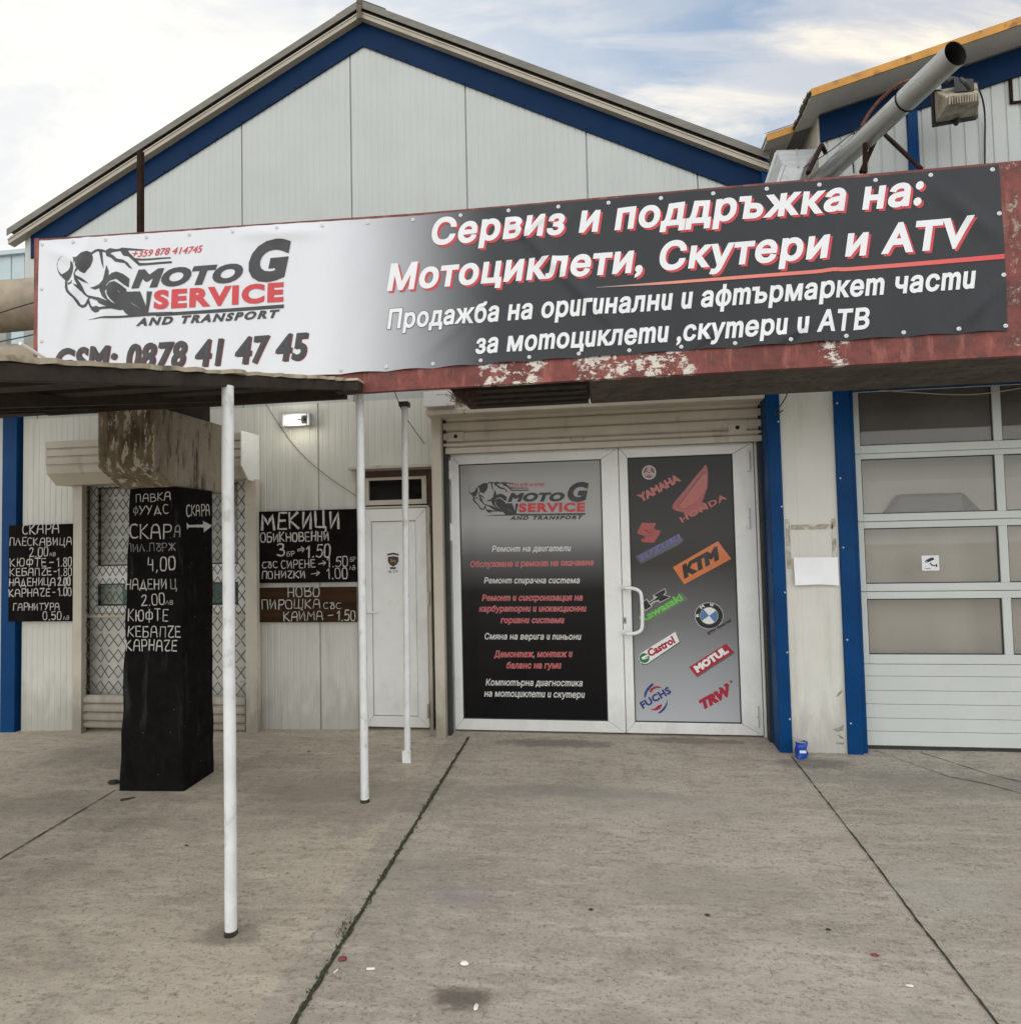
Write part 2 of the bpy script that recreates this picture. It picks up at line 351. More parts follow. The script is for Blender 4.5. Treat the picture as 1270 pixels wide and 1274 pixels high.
c = g.mix(g.ramp(g.noise(3.2, (1,1.3,1), det=6, rg=.65, loc=(15,5,5)), .56, .70, 0, .4), c, (.23,.225,.20))
c = g.mix(g.ramp(g.voro(9), .035, .02), c, (.56,.53,.48))
def stain(c, p, rx, ry, col, amt, lo=.45, hi=1.0):
    x, y, z = g.xyz()
    d = g.math('SQRT', g.math('ADD', g.math('POWER', g.math('DIVIDE', g.math('SUBTRACT', x, p.x), rx), 2.0), g.math('POWER', g.math('DIVIDE', g.math('SUBTRACT', y, p.y), ry), 2.0)))
    d = g.math('ADD', d, g.math('MULTIPLY', g.math('SUBTRACT', g.noise(9, det=6, rg=.7), .5), 1.3))
    return g.mix(g.ramp(d, hi, lo, 0, amt), c, col)
xg, yg, zg = g.xyz()
c = g.mix(g.ramp(xg, 1.085, 1.10), c, g.mix(1.0, c, (.93,.945,.955), 'MULTIPLY'))
c = g.mix(g.ramp(xg, -1.13, -1.15), c, g.mix(1.0, c, (1.13,1.11,1.07), 'MULTIPLY'))
c = g.mix(1.0, c, (1.03,1.0,.962), 'MULTIPLY')
c = g.mix(g.math('MULTIPLY', g.ramp(g.noise(1.1, (1,1,1), det=4, rg=.5, loc=(8,3,1), dist=1.2), .56, .62), g.ramp(g.noise(13, det=8, rg=.75), .35, .6, 0, .30)), c, (.215,.195,.168))
c = stain(c, onG(700,985), 1.0, .10, (.235,.22,.195), .5)
c = stain(c, onG(900,1105), .55, .20, (.265,.24,.205), .45)
c = stain(c, onG(520,1090), .30, .25, (.26,.235,.205), .4)
c = stain(c, onG(575,1115), .16, .10, (.30,.265,.27), .5)
c = stain(c, onG(1180,1110), .30, .22, (.40,.375,.33), .4)
c = stain(c, onG(60,1000), .5, .22, (.23,.205,.175), .5)
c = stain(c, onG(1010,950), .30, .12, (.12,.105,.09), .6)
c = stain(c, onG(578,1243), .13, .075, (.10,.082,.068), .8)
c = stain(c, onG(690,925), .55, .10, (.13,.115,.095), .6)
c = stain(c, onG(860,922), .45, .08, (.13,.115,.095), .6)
c = stain(c, onG(420,990), .8, .45, (.23,.20,.17), .5)
c = stain(c, onG(130,940), .7, .35, (.23,.205,.175), .45)
c = stain(c, onG(800,1000), .8, .22, (.36,.335,.29), .45)
c = stain(c, onG(1190,975), .9, .22, (.22,.205,.18), .5)
c = stain(c, onG(285,1163), .16, .09, (.14,.12,.095), .5)
L.new(c, b.inputs['Base Color']); b.inputs['Roughness'].default_value = .88; b.inputs['Specular IOR Level'].default_value = .3
h = g.math('ADD', g.math('MULTIPLY', g.noise(60, det=8, rg=.75), .5), g.math('MULTIPLY', g.noise(9, (.7,1.6,1), det=7, rg=.7), .8))
g.bump(h, .75, .014, b)
M['ground'] = mt
# old concrete of the beam, corbel
def concrete(name, c0, c1, dark, lightp):
    mt, t, b, L = nodes_mat(name); g = G(t)
    c = g.mix(g.ramp(g.noise(5, (1,1,.6), det=8, rg=.7), .35, .65), c0, c1)
    c = g.mix(g.ramp(g.noise(7, (2.6,2.6,.5), det=7, rg=.7, loc=(2,3,1)), .5, .68, 0, .85), c, dark)
    if lightp: c = g.mix(g.ramp(g.noise(8, (2.6,2.6,.9), det=8, rg=.75, loc=(6,1,3)), .545, .60, 0, .9), c, lightp)
    c = g.mix(g.ramp(g.noise(40, det=6, rg=.8), .58, .7, 0, .6), c, dark)
    L.new(c, b.inputs['Base Color']); b.inputs['Roughness'].default_value = .92
    g.bump(g.noise(22, det=9, rg=.75), .7, .015, b); return mt
M['beam_conc'] = concrete('beam_concrete', (.075,.064,.05), (.125,.108,.085), (.035,.028,.021), None)
mt, t, b, L = nodes_mat('bracket_concrete'); g = G(t); x, y, z = g.xyz()
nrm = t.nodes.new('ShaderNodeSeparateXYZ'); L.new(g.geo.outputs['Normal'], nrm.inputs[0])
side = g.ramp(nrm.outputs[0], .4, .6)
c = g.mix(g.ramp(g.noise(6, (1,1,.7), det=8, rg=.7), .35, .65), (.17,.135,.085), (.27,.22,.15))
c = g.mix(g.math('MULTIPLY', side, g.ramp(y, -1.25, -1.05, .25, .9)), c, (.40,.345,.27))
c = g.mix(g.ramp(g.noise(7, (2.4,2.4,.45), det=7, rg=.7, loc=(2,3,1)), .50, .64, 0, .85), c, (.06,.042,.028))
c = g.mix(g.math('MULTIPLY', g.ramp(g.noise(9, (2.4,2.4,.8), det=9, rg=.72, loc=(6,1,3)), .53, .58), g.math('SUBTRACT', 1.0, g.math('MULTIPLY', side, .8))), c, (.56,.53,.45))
c = g.mix(g.ramp(g.noise(34, (1,1,.6), det=7, rg=.8), .56, .66, 0, .75), c, (.06,.045,.03))
L.new(c, b.inputs['Base Color']); b.inputs['Roughness'].default_value = .92; g.bump(g.noise(26, det=9, rg=.75), .8, .015, b)
M['corbel_conc'] = mt
# red sign frame: faded paint, rust and flaking to white
mt, t, b, L = nodes_mat('faded_red_paint'); g = G(t)
c = g.mix(g.ramp(g.noise(5, (1,1,1.5), det=8, rg=.7), .35, .65), (.20,.042,.032), (.105,.020,.015))
c = g.mix(g.ramp(g.noise(9, det=8, rg=.75, loc=(4,2,1)), .50, .66, 0, .85), c, (.075,.024,.017))
c = g.mix(g.ramp(g.noise(6, (2.2,1,.5), det=7, rg=.7, loc=(1,8,3)), .50, .64, 0, .6), c, (.33,.105,.08))
x, y, z = g.xyz()
xr = g.math('ADD', x, g.math('MULTIPLY', g.math('SUBTRACT', g.noise(7, (1,1,2.2), det=6, rg=.7, loc=(9,1,4)), .5), .42))
def band(v, a, b_, w): return g.math('MULTIPLY', g.ramp(v, a-w, a+w), g.ramp(v, b_+w, b_-w))
pA, pB, pC, pD = at(603,460,-1.35).x, at(668,460,-1.35).x, at(725,450,-1.35).x, at(858,450,-1.35).x
pE = at(1038,430,-1.35).x
zone = g.math('MAXIMUM', band(xr, pA, pB, .02), g.math('MAXIMUM', band(xr, pC, pD, .03), band(xr, pE-.05, pE+.04, .02)))
fl = g.math('MULTIPLY', zone, g.ramp(g.noise(16, (1,1,1.3), det=9, rg=.72, loc=(2.2,1,0)),   .49, .54))
fl = g.math('MULTIPLY', fl, g.ramp(z, 2.33, 2.32))
c = g.mix(fl, c, (.60,.56,.50))
c = g.mix(g.math('MULTIPLY', g.ramp(x, at(1246,300,-1.35).x, at(1256,300,-1.35).x), g.ramp(g.noise(14, det=8, rg=.75), .55, .62)), c, (.30,.25,.20))
L.new(c, b.inputs['Base Color']); b.inputs['Roughness'].default_value = .6
g.bump(g.noise(30, det=8, rg=.7), .35, .008, b)
M['redpaint'] = mt
# banner print: white at the left end, charcoal to the right
mt, t, b, L = nodes_mat('banner_print'); g = G(t); x, y, z = g.xyz()
xa, xb, xc = at(395,370,-1.35).x, at(575,350,-1.35).x, at(800,300,-1.35).x
c = g.mix(g.ramp(x, xa-.05, xb+.22), (.66,.67,.715), (.034,.036,.041))
c = g.mix(g.ramp(x, xb, xc+.3), c, (.022,.024,.029))
L.new(c, b.inputs['Base Color']); b.inputs['Roughness'].default_value = .42; b.inputs['Specular IOR Level'].default_value = .3
g.bump(g.noise(7, (1,1,.5), det=4, rg=.5), .35, .02, b)
M['banner'] = mt
def vgrad(name, zs, cols, rough, spec=.22):
    mt, t, b, L = nodes_mat(name); g = G(t); x, y, z = g.xyz()
    c = cols[0]
    for i in range(1, len(zs)): c = g.mix(g.lin(z, zs[i-1], zs[i]), c, cols[i])
    L.new(c, b.inputs['Base Color']); b.inputs['Roughness'].default_value = rough; b.inputs['Specular IOR Level'].default_value = spec
    return mt

# ------------------------------------------------------------------ lettering
_fc = {}
def outlines(s, res=5, space=1.0):
    key = (s, res, space)
    if key in _fc: return _fc[key]
    cu = bpy.data.curves.new('tmp_text', 'FONT'); cu.body = s; cu.size = 1.0; cu.space_character = space
    o = bpy.data.objects.new('tmp_text', cu); COL.objects.link(o)
    dg = bpy.context.evaluated_depsgraph_get(); dg.update()
    c2 = o.evaluated_get(dg).to_curve(dg)
    polys = []
    for sp in c2.splines:
        pts = []
        if sp.type == 'BEZIER':
            bp = sp.bezier_points; n = len(bp)
            for i in range(n):
                a, b = bp[i], bp[(i+1) % n]
                straight = (a.handle_right-a.co).cross(b.co-a.co).length < 1e-4 and (b.handle_left-b.co).cross(b.co-a.co).length < 1e-4
                if straight: pts.append(a.co.to_2d())
                else: pts += [p.to_2d() for p in interpolate_bezier(a.co, a.handle_right, b.handle_left, b.co, res+1)[:-1]]
        else: pts = [p.co.to_2d() for p in sp.points]
        q = []
        for p in pts:
            if not q or (p-q[-1]).length > 1e-4: q.append(p)
        if len(q) > 2 and (q[0]-q[-1]).length < 1e-4: q.pop()
        if len(q) > 2: polys.append(q)
    o.evaluated_get(dg).to_curve_clear()
    bpy.data.objects.remove(o); bpy.data.curves.remove(cu)
    if any(ord(ch) > 1000 for ch in s):                    # the Latin stand-ins for italic letters brought to the Cyrillic x-height
        q = []
        for cl in clusters(polys):
            if max((area2(p) for p in cl), key=abs) > 0:
                k = 1.207 if max(v.y for p in cl for v in p) < .5 and max(v.y for p in cl for v in p) > .3 else 1.067
                cl = [[Vector((v.x, v.y*k)) for v in p] for p in cl]
            q += cl
        polys = q
    _fc[key] = polys
    return polys
def area2(p): return sum(p[i].x*p[(i+1)%len(p)].y-p[(i+1)%len(p)].x*p[i].y for i in range(len(p)))
def clusters(polys, gap=0.0):                             # contours grouped by overlapping x ranges
    it = sorted(range(len(polys)), key=lambda i: min(v.x for v in polys[i])); out = []; hi = -9e9
    for i in it:
        a = min(v.x for v in polys[i]); b_ = max(v.x for v in polys[i])
        if a > hi+gap: out.append([])
        out[-1].append(i); hi = max(hi, b_)
    return [[polys[i] for i in c_] for c_ in out]
def fatten(polys, d):
    if not d: return polys
    out = []
    for cl in clusters(polys):
        sg = 1 if max((area2(p) for p in cl), key=abs) > 0 else -1      # the two fonts wind their outlines opposite ways
        for p in cl:
            n = len(p); q = []
            for i in range(n):
                e0 = (p[i]-p[i-1]).normalized(); e1 = (p[(i+1)%n]-p[i]).normalized()
                n0 = Vector((e0.y,-e0.x)); n1 = Vector((e1.y,-e1.x)); k = n0+n1
                k = k/ max(.35, k.dot(n0)) if k.length > 1e-4 else n0
                q.append(p[i]+k*d*sg)
            out.append(q)
    return out
def fill(polys):                                          # non-overlapping triangles of the union
    V_ = []; E_ = []
    for p in polys:
        o = len(V_); V_ += [Vector((v.x, v.y)) for v in p]; E_ += [(o+i, o+(i+1)%len(p)) for i in range(len(p))]
    vs, es, fs, *_ = delaunay_2d_cdt(V_, E_, [], 0, 1e-5)
    P = np.array([(v.x, v.y) for v in vs]); F = np.array([f for f in fs if len(f) == 3])
    C = P[F].mean(1); w = np.zeros(len(C))
    S0 = np.array([(v.x, v.y) for p in polys for v in p]); S1 = np.array([(p[(i+1)%len(p)].x, p[(i+1)%len(p)].y) for p in polys for i in range(len(p))])
    for a, b_ in zip(S0, S1):
        if a[1] == b_[1]: continue
        up = a[1] < b_[1]; lo, hi = (a, b_) if up else (b_, a)
        inr = (C[:,1] >= lo[1]) & (C[:,1] < hi[1])
        xx = lo[0]+(C[:,1]-lo[1])/(hi[1]-lo[1])*(hi[0]-lo[0])
        w[inr & (xx > C[:,0])] += 1 if up else -1
    keep = F[np.abs(w) > .5]
    return [Vector(p) for p in P], [tuple(int(i) for i in f) for f in keep]
CAPH = 0.727
def text2d(s, bold=0, shear=0, res=5, space=1.0):
    polys = fatten(outlines(s, res, space), bold)
    polys = [[Vector((v.x+v.y*shear, v.y)) for v in p] for p in polys]
    xs = [v.x for p in polys for v in p]; x0, x1 = min(xs), max(xs)
    return polys, x0, x1
def text_on(mb, s, p0, p1, cap, lift, plane, bold=0, shear=0, res=4, space=1.0, extra=0, dx=0, dz=0):
    """p0,p1: baseline ends in plane coords (a,b); cap: cap height; plane(a,b,lift)->3D"""
    polys, x0, x1 = text2d(s, bold, shear, res, space)
    if extra: polys = [[Vector((v.x+v.y*shear, v.y)) for v in p] for p in fatten(outlines(s, res, space), bold+extra)]
    p0, p1 = Vector(p0), Vector(p1); u = (p1-p0); ch_ = .728 if any(ord(q) > 1000 for q in s) else .682
    w = Vector((-u.y, u.x)).normalized()*cap/(ch_+2*bold); u = u/(x1-x0); p0 = p0+w*bold
    un = [[Vector((v.x-v.y*shear, v.y)) for v in q] for q in polys]
    for cl in clusters(un, .13):                          # one piece per word
        vs, fs = fill([[Vector((v.x+v.y*shear, v.y)) for v in q] for q in cl])
        mb.add([plane(*(p0+u*(v.x-x0)+w*v.y+Vector((dx,dz))), lift) for v in vs], fs)
def poly_on(mb, pts, lift, plane):
    vs, fs = fill([[Vector(p) for p in pts]])
    mb.add([plane(v.x, v.y, lift) for v in vs], fs)
def polys_on(mb, plist, lift, plane):
    """even several overlapping outlines of either winding"""
    out = []
    for p in plist:
        A = sum(p[i][0]*p[(i+1)%len(p)][1]-p[(i+1)%len(p)][0]*p[i][1] for i in range(len(p)))
        q = [Vector(v) for v in p]
        if A < 0: q.reverse()
        out.append(q)
    vs, fs = fill(out); mb.add([plane(v.x, v.y, lift) for v in vs], fs)
def planeY(Y): return lambda a, b, l: (a, Y-l, b)         # lift is towards the viewer
def planeX(X): return lambda a, b, l: (X+l, a, b)
def smooth_line(pts, it=2):
    pts = [Vector(p) for p in pts]
    for _ in range(it):
        q = [pts[0]]
        for a, b in zip(pts, pts[1:]): q += [a*.75+b*.25, a*.25+b*.75]
        q.append(pts[-1]); pts = q
    return pts
def ribbon_poly(pts, w, jit=0, taper=None):               # outline of a stroked line in 2-D
    pts = [Vector(p) for p in pts]; n = len(pts); L_ = []; R_ = []
    for i in range(n):
        d = (pts[min(i+1,n-1)]-pts[max(i-1,0)]).normalized(); k = Vector((-d.y, d.x))
        ww = (w if taper is None else taper[0]+(taper[1]-taper[0])*i/(n-1))/2
        ww *= 1+random.uniform(-jit, jit)
        e = d*(w*.3 if i == n-1 else -w*.3 if i == 0 else 0) if taper is None else Vector((0,0))
        L_.append(pts[i]+k*ww+e); R_.append(pts[i]-k*ww+e)
    return L_+R_[::-1]
# hand-painted alphabet: advance width and strokes on a unit cap height ('~' marks a rounded stroke)
HG = {
'А': (.62, ['0,0 .08,.8 .2,1 .42,1 .52,.85 .6,0', '.05,.45 .57,.45']), 'Б': (.55, ['.5,1 .05,1 .03,0', '~.04,.55 .4,.58 .55,.4 .5,.05 .3,-.02 .03,0']),
'В': (.55, ['.05,0 .05,1', '~.05,1 .45,1.02 .5,.72 .35,.55 .1,.53', '~.1,.53 .5,.53 .6,.2 .4,-.02 .05,0']), 'Г': (.5, ['.05,0 .07,1 .5,.98']),
'Д': (.66, ['.1,.08 .32,1 .55,.08', '0,-.12 .02,.08 .66,.08 .66,-.12']), 'Е': (.48, ['.48,1 .05,1 .05,0 .5,0', '.05,.52 .42,.52']),
'Ж': (.8, ['.4,1 .4,0', '.05,1 .4,.5 .02,0', '.75,1 .4,.5 .8,0']), 'И': (.56, ['.04,1 .05,.02 .5,.98 .52,0']), 'У': (.55, ['.02,1 .28,.42', '~.55,1 .25,.3 .1,0']),
'Й': (.56, ['.04,1 .05,.02 .5,.98 .52,0', '.18,1.2 .36,1.17']), 'К': (.56, ['.05,1 .04,0', '.52,1 .07,.5 .56,0']), 'Л': (.56, ['0,0 .26,1 .54,0']),
'М': (.72, ['.02,0 .08,1 .36,.38 .64,1 .7,0']), 'Н': (.56, ['.04,1 .05,0', '.52,1 .51,0', '.05,.5 .51,.5']),
'О': (.56, ['~.28,1 .06,.98 .0,.5 .06,.02 .28,0 .5,.02 .56,.5 .5,.98 .28,1']), 'П': (.54, ['.03,0 .05,1 .5,1 .52,0']),
'Р': (.5, ['.05,-.05 .05,1', '~.05,1 .48,1.03 .56,.72 .45,.45 .05,.46']), 'С': (.5, ['~.5,.92 .35,1.02 .08,.95 .0,.5 .08,.05 .35,-.02 .52,.1']),
'Т': (.56, ['.0,1 .56,.99', '.28,1 .28,0']), 'Ф': (.7, ['.35,1.08 .35,-.08', '~.35,.82 .06,.8 .02,.5 .06,.22 .35,.22 .64,.22 .68,.5 .64,.8 .35,.82']),
'Ц': (.66, ['.04,1 .05,.05 .52,.05 .52,1', '.52,.05 .64,.05 .62,-.22']), 'Ч': (.5, ['.02,.93 .04,1 .5,1.0', '~.5,1 .3,.6 .1,.3 .1,.05 .3,-.04 .54,.06']),
'Ш': (.8, ['.03,1 .04,.03 .76,.03 .77,1', '.4,1 .4,.03']), 'Ъ': (.5, ['~.02,.95 .2,1 .22,.6', '~.2,.55 .48,.5 .52,.1 .3,-.02 .08,.05 .1,.4 .3,.6 .45,.85 .3,1.0 .18,.85 .22,.62']),
'Ю': (.82, ['.04,1 .05,0', '.05,.5 .3,.5', '~.55,1 .34,.95 .3,.5 .34,.05 .55,0 .76,.05 .8,.5 .76,.95 .55,1']),
'0': (.5, ['~.25,1 .05,.97 .0,.5 .05,.03 .25,0 .45,.03 .5,.5 .45,.97 .25,1']), '1': (.3, ['.0,.72 .2,1 .2,0']), '2': (.5, ['~.03,.8 .1,1 .42,1.02 .45,.75 .25,.35 .0,.02 .05,.0', '.0,.01 .52,.02']),
'3': (.48, ['~.03,.92 .2,1.03 .45,.95 .42,.65 .2,.53', '~.2,.53 .48,.5 .5,.12 .25,-.03 .0,.1']), '4': (.48, ['.08,1 .02,.45 .42,.45', '.38,.85 .4,0']),
'5': (.48, ['.46,1 .1,1 .06,.55', '~.06,.55 .35,.65 .5,.4 .42,.05 .2,-.02 .0,.1']), '8': (.48, ['~.25,.52 .05,.65 .05,.95 .25,1.02 .45,.95 .42,.65 .25,.52 .05,.4 .02,.1 .25,-.02 .48,.1 .45,.4 .25,.52']),
'.': (.16, ['.06,.0 .1,.05']), ',': (.16, ['.1,.08 .04,-.12']), '-': (.4, ['.05,.5 .38,.52']), ' ': (.3, []),
'>': (.8, ['.0,.45 .75,.5', '.5,.85 .78,.5 .48,.12']), '=': (.85, ['.0,.62 .62,.62', '.0,.38 .62,.38', '.5,.95 .82,.5 .5,.05']),
}
def chalk(mb, s, p0, p1, cap, lift, plane, wt=.13, jit=.04, drop=0):
    xs = []; x = 0
    for ch in s: xs.append(x); x += HG[ch][0] + .17
    tot = x-.17; p0, p1 = Vector(p0), Vector(p1); u = (p1-p0)/tot; w = Vector((-(p1-p0).y, (p1-p0).x)).normalized()*cap
    k = 0
    for ch, x in zip(s, xs):
        oy = random.uniform(-jit, jit); sx = random.uniform(.93, 1.03); sh = random.uniform(-.05, .07); sy = random.uniform(.94, 1.05)
        for st in HG[ch][1]:
            rnd = st[0] == '~'; pts = [tuple(float(v) for v in q.split(',')) for q in st.lstrip('~').split()]
            pts = [(a+random.uniform(-.012,.012), b+random.uniform(-.015,.015)) for a, b in pts]
            q = smooth_line(pts, 2) if rnd else [Vector(v) for v in pts]
            if not rnd:                                   # subdivide so the edge can wobble
                q2 = []
                for a, b in zip(q, q[1:]): q2 += [a, a*.5+b*.5]
                q = q2+[q[-1]]
            P_ = [p0+u*(x+v.x*sx+v.y*sh)+w*(v.y*sy+oy) for v in q]
            out = ribbon_poly(P_, wt*cap*random.uniform(.68,1.05), .22); n = len(P_); o = [plane(v.x, v.y, lift+k*.00005) for v in out]; k += 1
            mb.add(o, [(i, i+1, 2*n-2-i, 2*n-1-i) for i in range(n-1)])
def xz(px, py, Y): p = at(px, py, Y); return (p.x, p.z)

# ------------------------------------------------------------------ ground (setting)
b = MB(); xs = sorted(set([-90,-60,-40,-25,-15,-10,-8,-7]+[round(-6+.3*i,2) for i in range(40)]+[6.5,8,10,15,25,40,60,90]))
ys = sorted(set([-110,-70,-45,-30,-22,-17,-13,-11,-10,-9]+[round(-8.5+.3*i,2) for i in range(31)]+[.6,2,6,15,40,90]))
b.add([(x, y, gz(x, y)) for y in ys for x in xs], [(j*len(xs)+i, j*len(xs)+i+1, (j+1)*len(xs)+i+1, (j+1)*len(xs)+i) for j in range(len(ys)-1) for i in range(len(xs)-1)])
b.build('ground', M['ground'], smooth=True, kind='structure')
def ground_strip(name, pts, w0, w1, rough=.35, n=90, ext=0, mat='crack'):
    P_ = [Vector(onG(*p)) for p in pts]
    if ext: P_.append(P_[-1]+(P_[-1]-P_[-2]).normalized()*ext)
    seg = []; 
    for a, c_ in zip(P_, P_[1:]):
        k = max(2, int((c_-a).length/.03)); seg += [a.lerp(c_, i/k) for i in range(k)]
    seg.append(P_[-1]); vs = []; k = len(seg)
    for i, p in enumerate(seg):
        d = (seg[min(i+1,k-1)]-seg[max(i-1,0)]).normalized(); nrm = Vector((-d.y, d.x, 0))
        w = (w0+(w1-w0)*i/(k-1))*(1+random.uniform(-rough, rough)); o = random.uniform(-.25,.25)*w0*rough*2
        for sgn in (1,-1):
            q = p+nrm*(w/2*sgn+o); vs.append((q.x, q.y, gz(q.x, q.y)+.004))
    mb = MB(); mb.add(vs, [(2*i, 2*i+1, 2*i+3, 2*i+2) for i in range(k-1)])
    return mb.build(name, M[mat], kind='structure', recalc=False), seg
j1, jseg = ground_strip('pavement_joint', [(583,918),(500,1053),(430,1168),(365,1274)], .018, .017, ext=3)
ground_strip('pavement_joint', [(985,942),(1075,1058),(1140,1145),(1240,1274)], .007, .009, rough=.5, ext=3)
ground_strip('pavement_joint', [(143,984),(95,1013),(50,1040),(-20,1082)], .009, .012, rough=.4, ext=2)
ground_strip('ground_crack', [(1088,934),(1121,946),(1180,967),(1227,976),(1300,996)], .004, .006, rough=.7)
ground_strip('ground_crack', [(1146,937),(1190,951),(1230,964),(1300,980)], .005, .007, rough=.6)
# moss and dry grass in the open joint
mb = MB()
for p in jseg:
    if p.y > -1.0: dens = 2
    else: dens = 6
    for _ in range(dens):
        if random.random() < .3: continue
        q = p+Vector((random.gauss(0,.007), random.gauss(0,.015), 0)); q.z = gz(q.x, q.y)+.003
        h = random.uniform(.004,.012); a = random.uniform(0,6.28); r = random.uniform(.003,.007)
        mb.add([q+Vector((math.cos(a)*r, math.sin(a)*r, 0)), q+Vector((math.cos(a+2.1)*r, math.sin(a+2.1)*r, 0)), q+Vector((math.cos(a+4.2)*r, math.sin(a+4.2)*r, 0)), q+Vector((random.gauss(0,.006), random.gauss(0,.006), h))], [(0,1,3),(1,2,3),(2,0,3)])
pm = onG(428, 1157)
for _ in range(60):
    q = pm+Vector((random.gauss(0,.016), random.gauss(0,.035), 0)); q.z = gz(q.x, q.y)+.003
    a = random.uniform(0,6.28); r = .002; h = random.uniform(.008,.022)
    mb.add([q+Vector((math.cos(a)*r, math.sin(a)*r, 0)), q-Vector((math.cos(a)*r, math.sin(a)*r, 0)), q+Vector((random.gauss(0,.01), random.gauss(0,.01), h))], [(0,1,2)])
mb.build('joint_moss', M['moss'], recalc=False, kind='stuff')

# ------------------------------------------------------------------ the gabled workshop building
XL, XR = -4.72, 1.10
ridge, eL, eR = at(447,0,-.08), at(8,285,-.08), at(957,189,-.08)
RX = ridge.x
apex = at(458,40,0)                                       # under the verge, on the wall plane
def roofz(x):                                             # top of the roof sheet
    return ridge.z-(RX-x)*(ridge.z-eL.z)/(RX-eL.x) if x < RX else ridge.z-(x-RX)*(ridge.z-eR.z)/(eR.x-RX)
TH = .085
bld = thing('workshop_building', 'white gabled sheet-metal workshop with blue roof flashing, behind the banner', 'building', (RX, 0, 0))
def ribs(mb, x0, x1, z0, z1, Y, pitch=.052, dep=.0020, seams=(), face=1):
    xs = []; x = math.floor(x0/pitch)*pitch
    pts = [(x0, 0)]
    while x < x1:
        for a, d in ((x, 0), (x+.004, dep), (x+.012, dep), (x+.016, 0)):
            if x0 < a < x1: pts.append((a, d))
        x += pitch
    for s in seams:
        if x0+.02 < s < x1-.02:
            pts = [p for p in pts if abs(p[0]-s) > .014]+[(s-.006,0),(s-.004,.016),(s+.004,.016),(s+.006,0)]
    pts.append((x1, 0)); pts.sort()
    f0 = z0 if callable(z0) else (lambda x: z0); f1 = z1 if callable(z1) else (lambda x: z1)
    vs = []
    for a, d in pts: vs += [(a, Y+d, f0(a)), (a, Y+d, f1(a))]
    mb.add(vs, [(2*i, 2*i+2, 2*i+3, 2*i+1) for i in range(len(pts)-1)])
seams = [at(301,220,0).x, at(437,200,0).x, at(580,180,0).x, at(731,240,0).x, at(868,230,0).x]
dS = seams[2]-seams[1]; seams = [seams[1]-2*dS, seams[1]-3*dS]+seams
wtop = lambda x: roofz(x)-.06
# openings on the wall plane
KX0, KX1, KZ1 = at(103,700,0).x, at(306,700,0).x, at(200,590,0).z
DX0, DX1, DZ1 = at(449,700,0).x, at(541,700,0).x, at(490,586,0).z
EX0, EX1, EZ1 = at(552,700,0).x, at(955,700,0).x, at(750,520,0).z
mb = MB(); ZB = -.12
low = 2.45
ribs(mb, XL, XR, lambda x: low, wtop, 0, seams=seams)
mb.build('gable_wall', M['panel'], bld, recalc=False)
mb = MB()
lowseams = [at(396,560,0).x, at(400,850,0).x-2, at(210,560,0).x]
ribs(mb, XL, KX0, ZB, low, 0, seams=lowseams); ribs(mb, KX0, KX1, KZ1, low, 0); ribs(mb, KX1, DX0, ZB, low, 0, seams=lowseams)
ribs(mb, DX0, DX1, DZ1, low, 0); ribs(mb, DX1, EX0, ZB, low, 0); ribs(mb, EX0, EX1, EZ1, low, 0); ribs(mb, EX1, XR, ZB, low, 0)
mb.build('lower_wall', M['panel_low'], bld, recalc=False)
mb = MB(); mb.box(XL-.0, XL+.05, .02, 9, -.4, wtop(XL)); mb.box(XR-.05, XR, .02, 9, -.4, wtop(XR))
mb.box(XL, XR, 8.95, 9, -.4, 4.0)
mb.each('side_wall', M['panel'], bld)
# roof sheets, verge layers
def slope_band(mb, y0, y1, t0, t1, xa=None, xb=None):     # follows both slopes, t below the roof top
    xa = eL.x if xa is None else xa; xb = eR.x if xb is None else xb
    P_ = [(xa, roofz(xa)), (RX, roofz(RX)), (xb, roofz(xb))]
    for (xa_, za), (xb_, zb) in zip(P_, P_[1:]):
        mb.hexa([(xa_,y0,za-t0),(xb_,y0,zb-t0),(xb_,y0,zb-t1),(xa_,y0,za-t1)], [(xa_,y1,za-t0),(xb_,y1,zb-t0),(xb_,y1,zb-t1),(xa_,y1,za-t1)])
mb = MB(); slope_band(mb, -.075, 9.1, 0, .012); slope_band(mb, -.08, -.075, -.003, .052); roof = mb.build('roof', M['verge'], bld)
mb = MB()
for sx_, k in ((-1, (RX-eL.x)), (1, (eR.x-RX))):
    xa, xb = RX, RX+sx_*.20; za, zb = roofz(xa)+.006, roofz(xb)+.006
    mb.hexa([(xa,-.06,za),(xb,-.06,zb),(xb,-.06,zb+.022),(xa,-.06,za+.022)], [(xa,9,za),(xb,9,zb),(xb,9,zb+.022),(xa,9,za+.022)])
mb.bar((RX,-.092,ridge.z-.075), (RX,-.084,ridge.z-.075), .035,.15)
mb.build('ridge_cap', M['lichen'], roof)
mb = MB(); slope_band(mb, -.052, .0, .053, .074); mb.build('shadow_gap', M['brown_gap'], bld)  # shadow gap between roof edge and verge trim
mb = MB(); slope_band(mb, -.065, -.003, .075, .118); slope_band(mb, -.070,-.0655,.075,.086); mb.build('verge_trim', M['verge_light'], bld)
qb = at(380,102.5,-.014); TB = roofz(qb.x)-qb.z
mb = MB(); slope_band(mb, -.014, -.003, .1185, TB, at(40,297,0).x, at(946,230,0).x); fl = mb.build('blue_flashing', M['blue_up'], bld)
mb = MB()
for i in range(26):
    x = XL+.15+i*.225
    if abs(x-RX) < .05: continue
    mb.lathe((x, -.014, roofz(x)-TB+.016+random.uniform(-.006,.006)), [(.008,0),(.008,-.004),(.004,-.008)], n=8)
mb.each('rivet', M['dark'], fl)
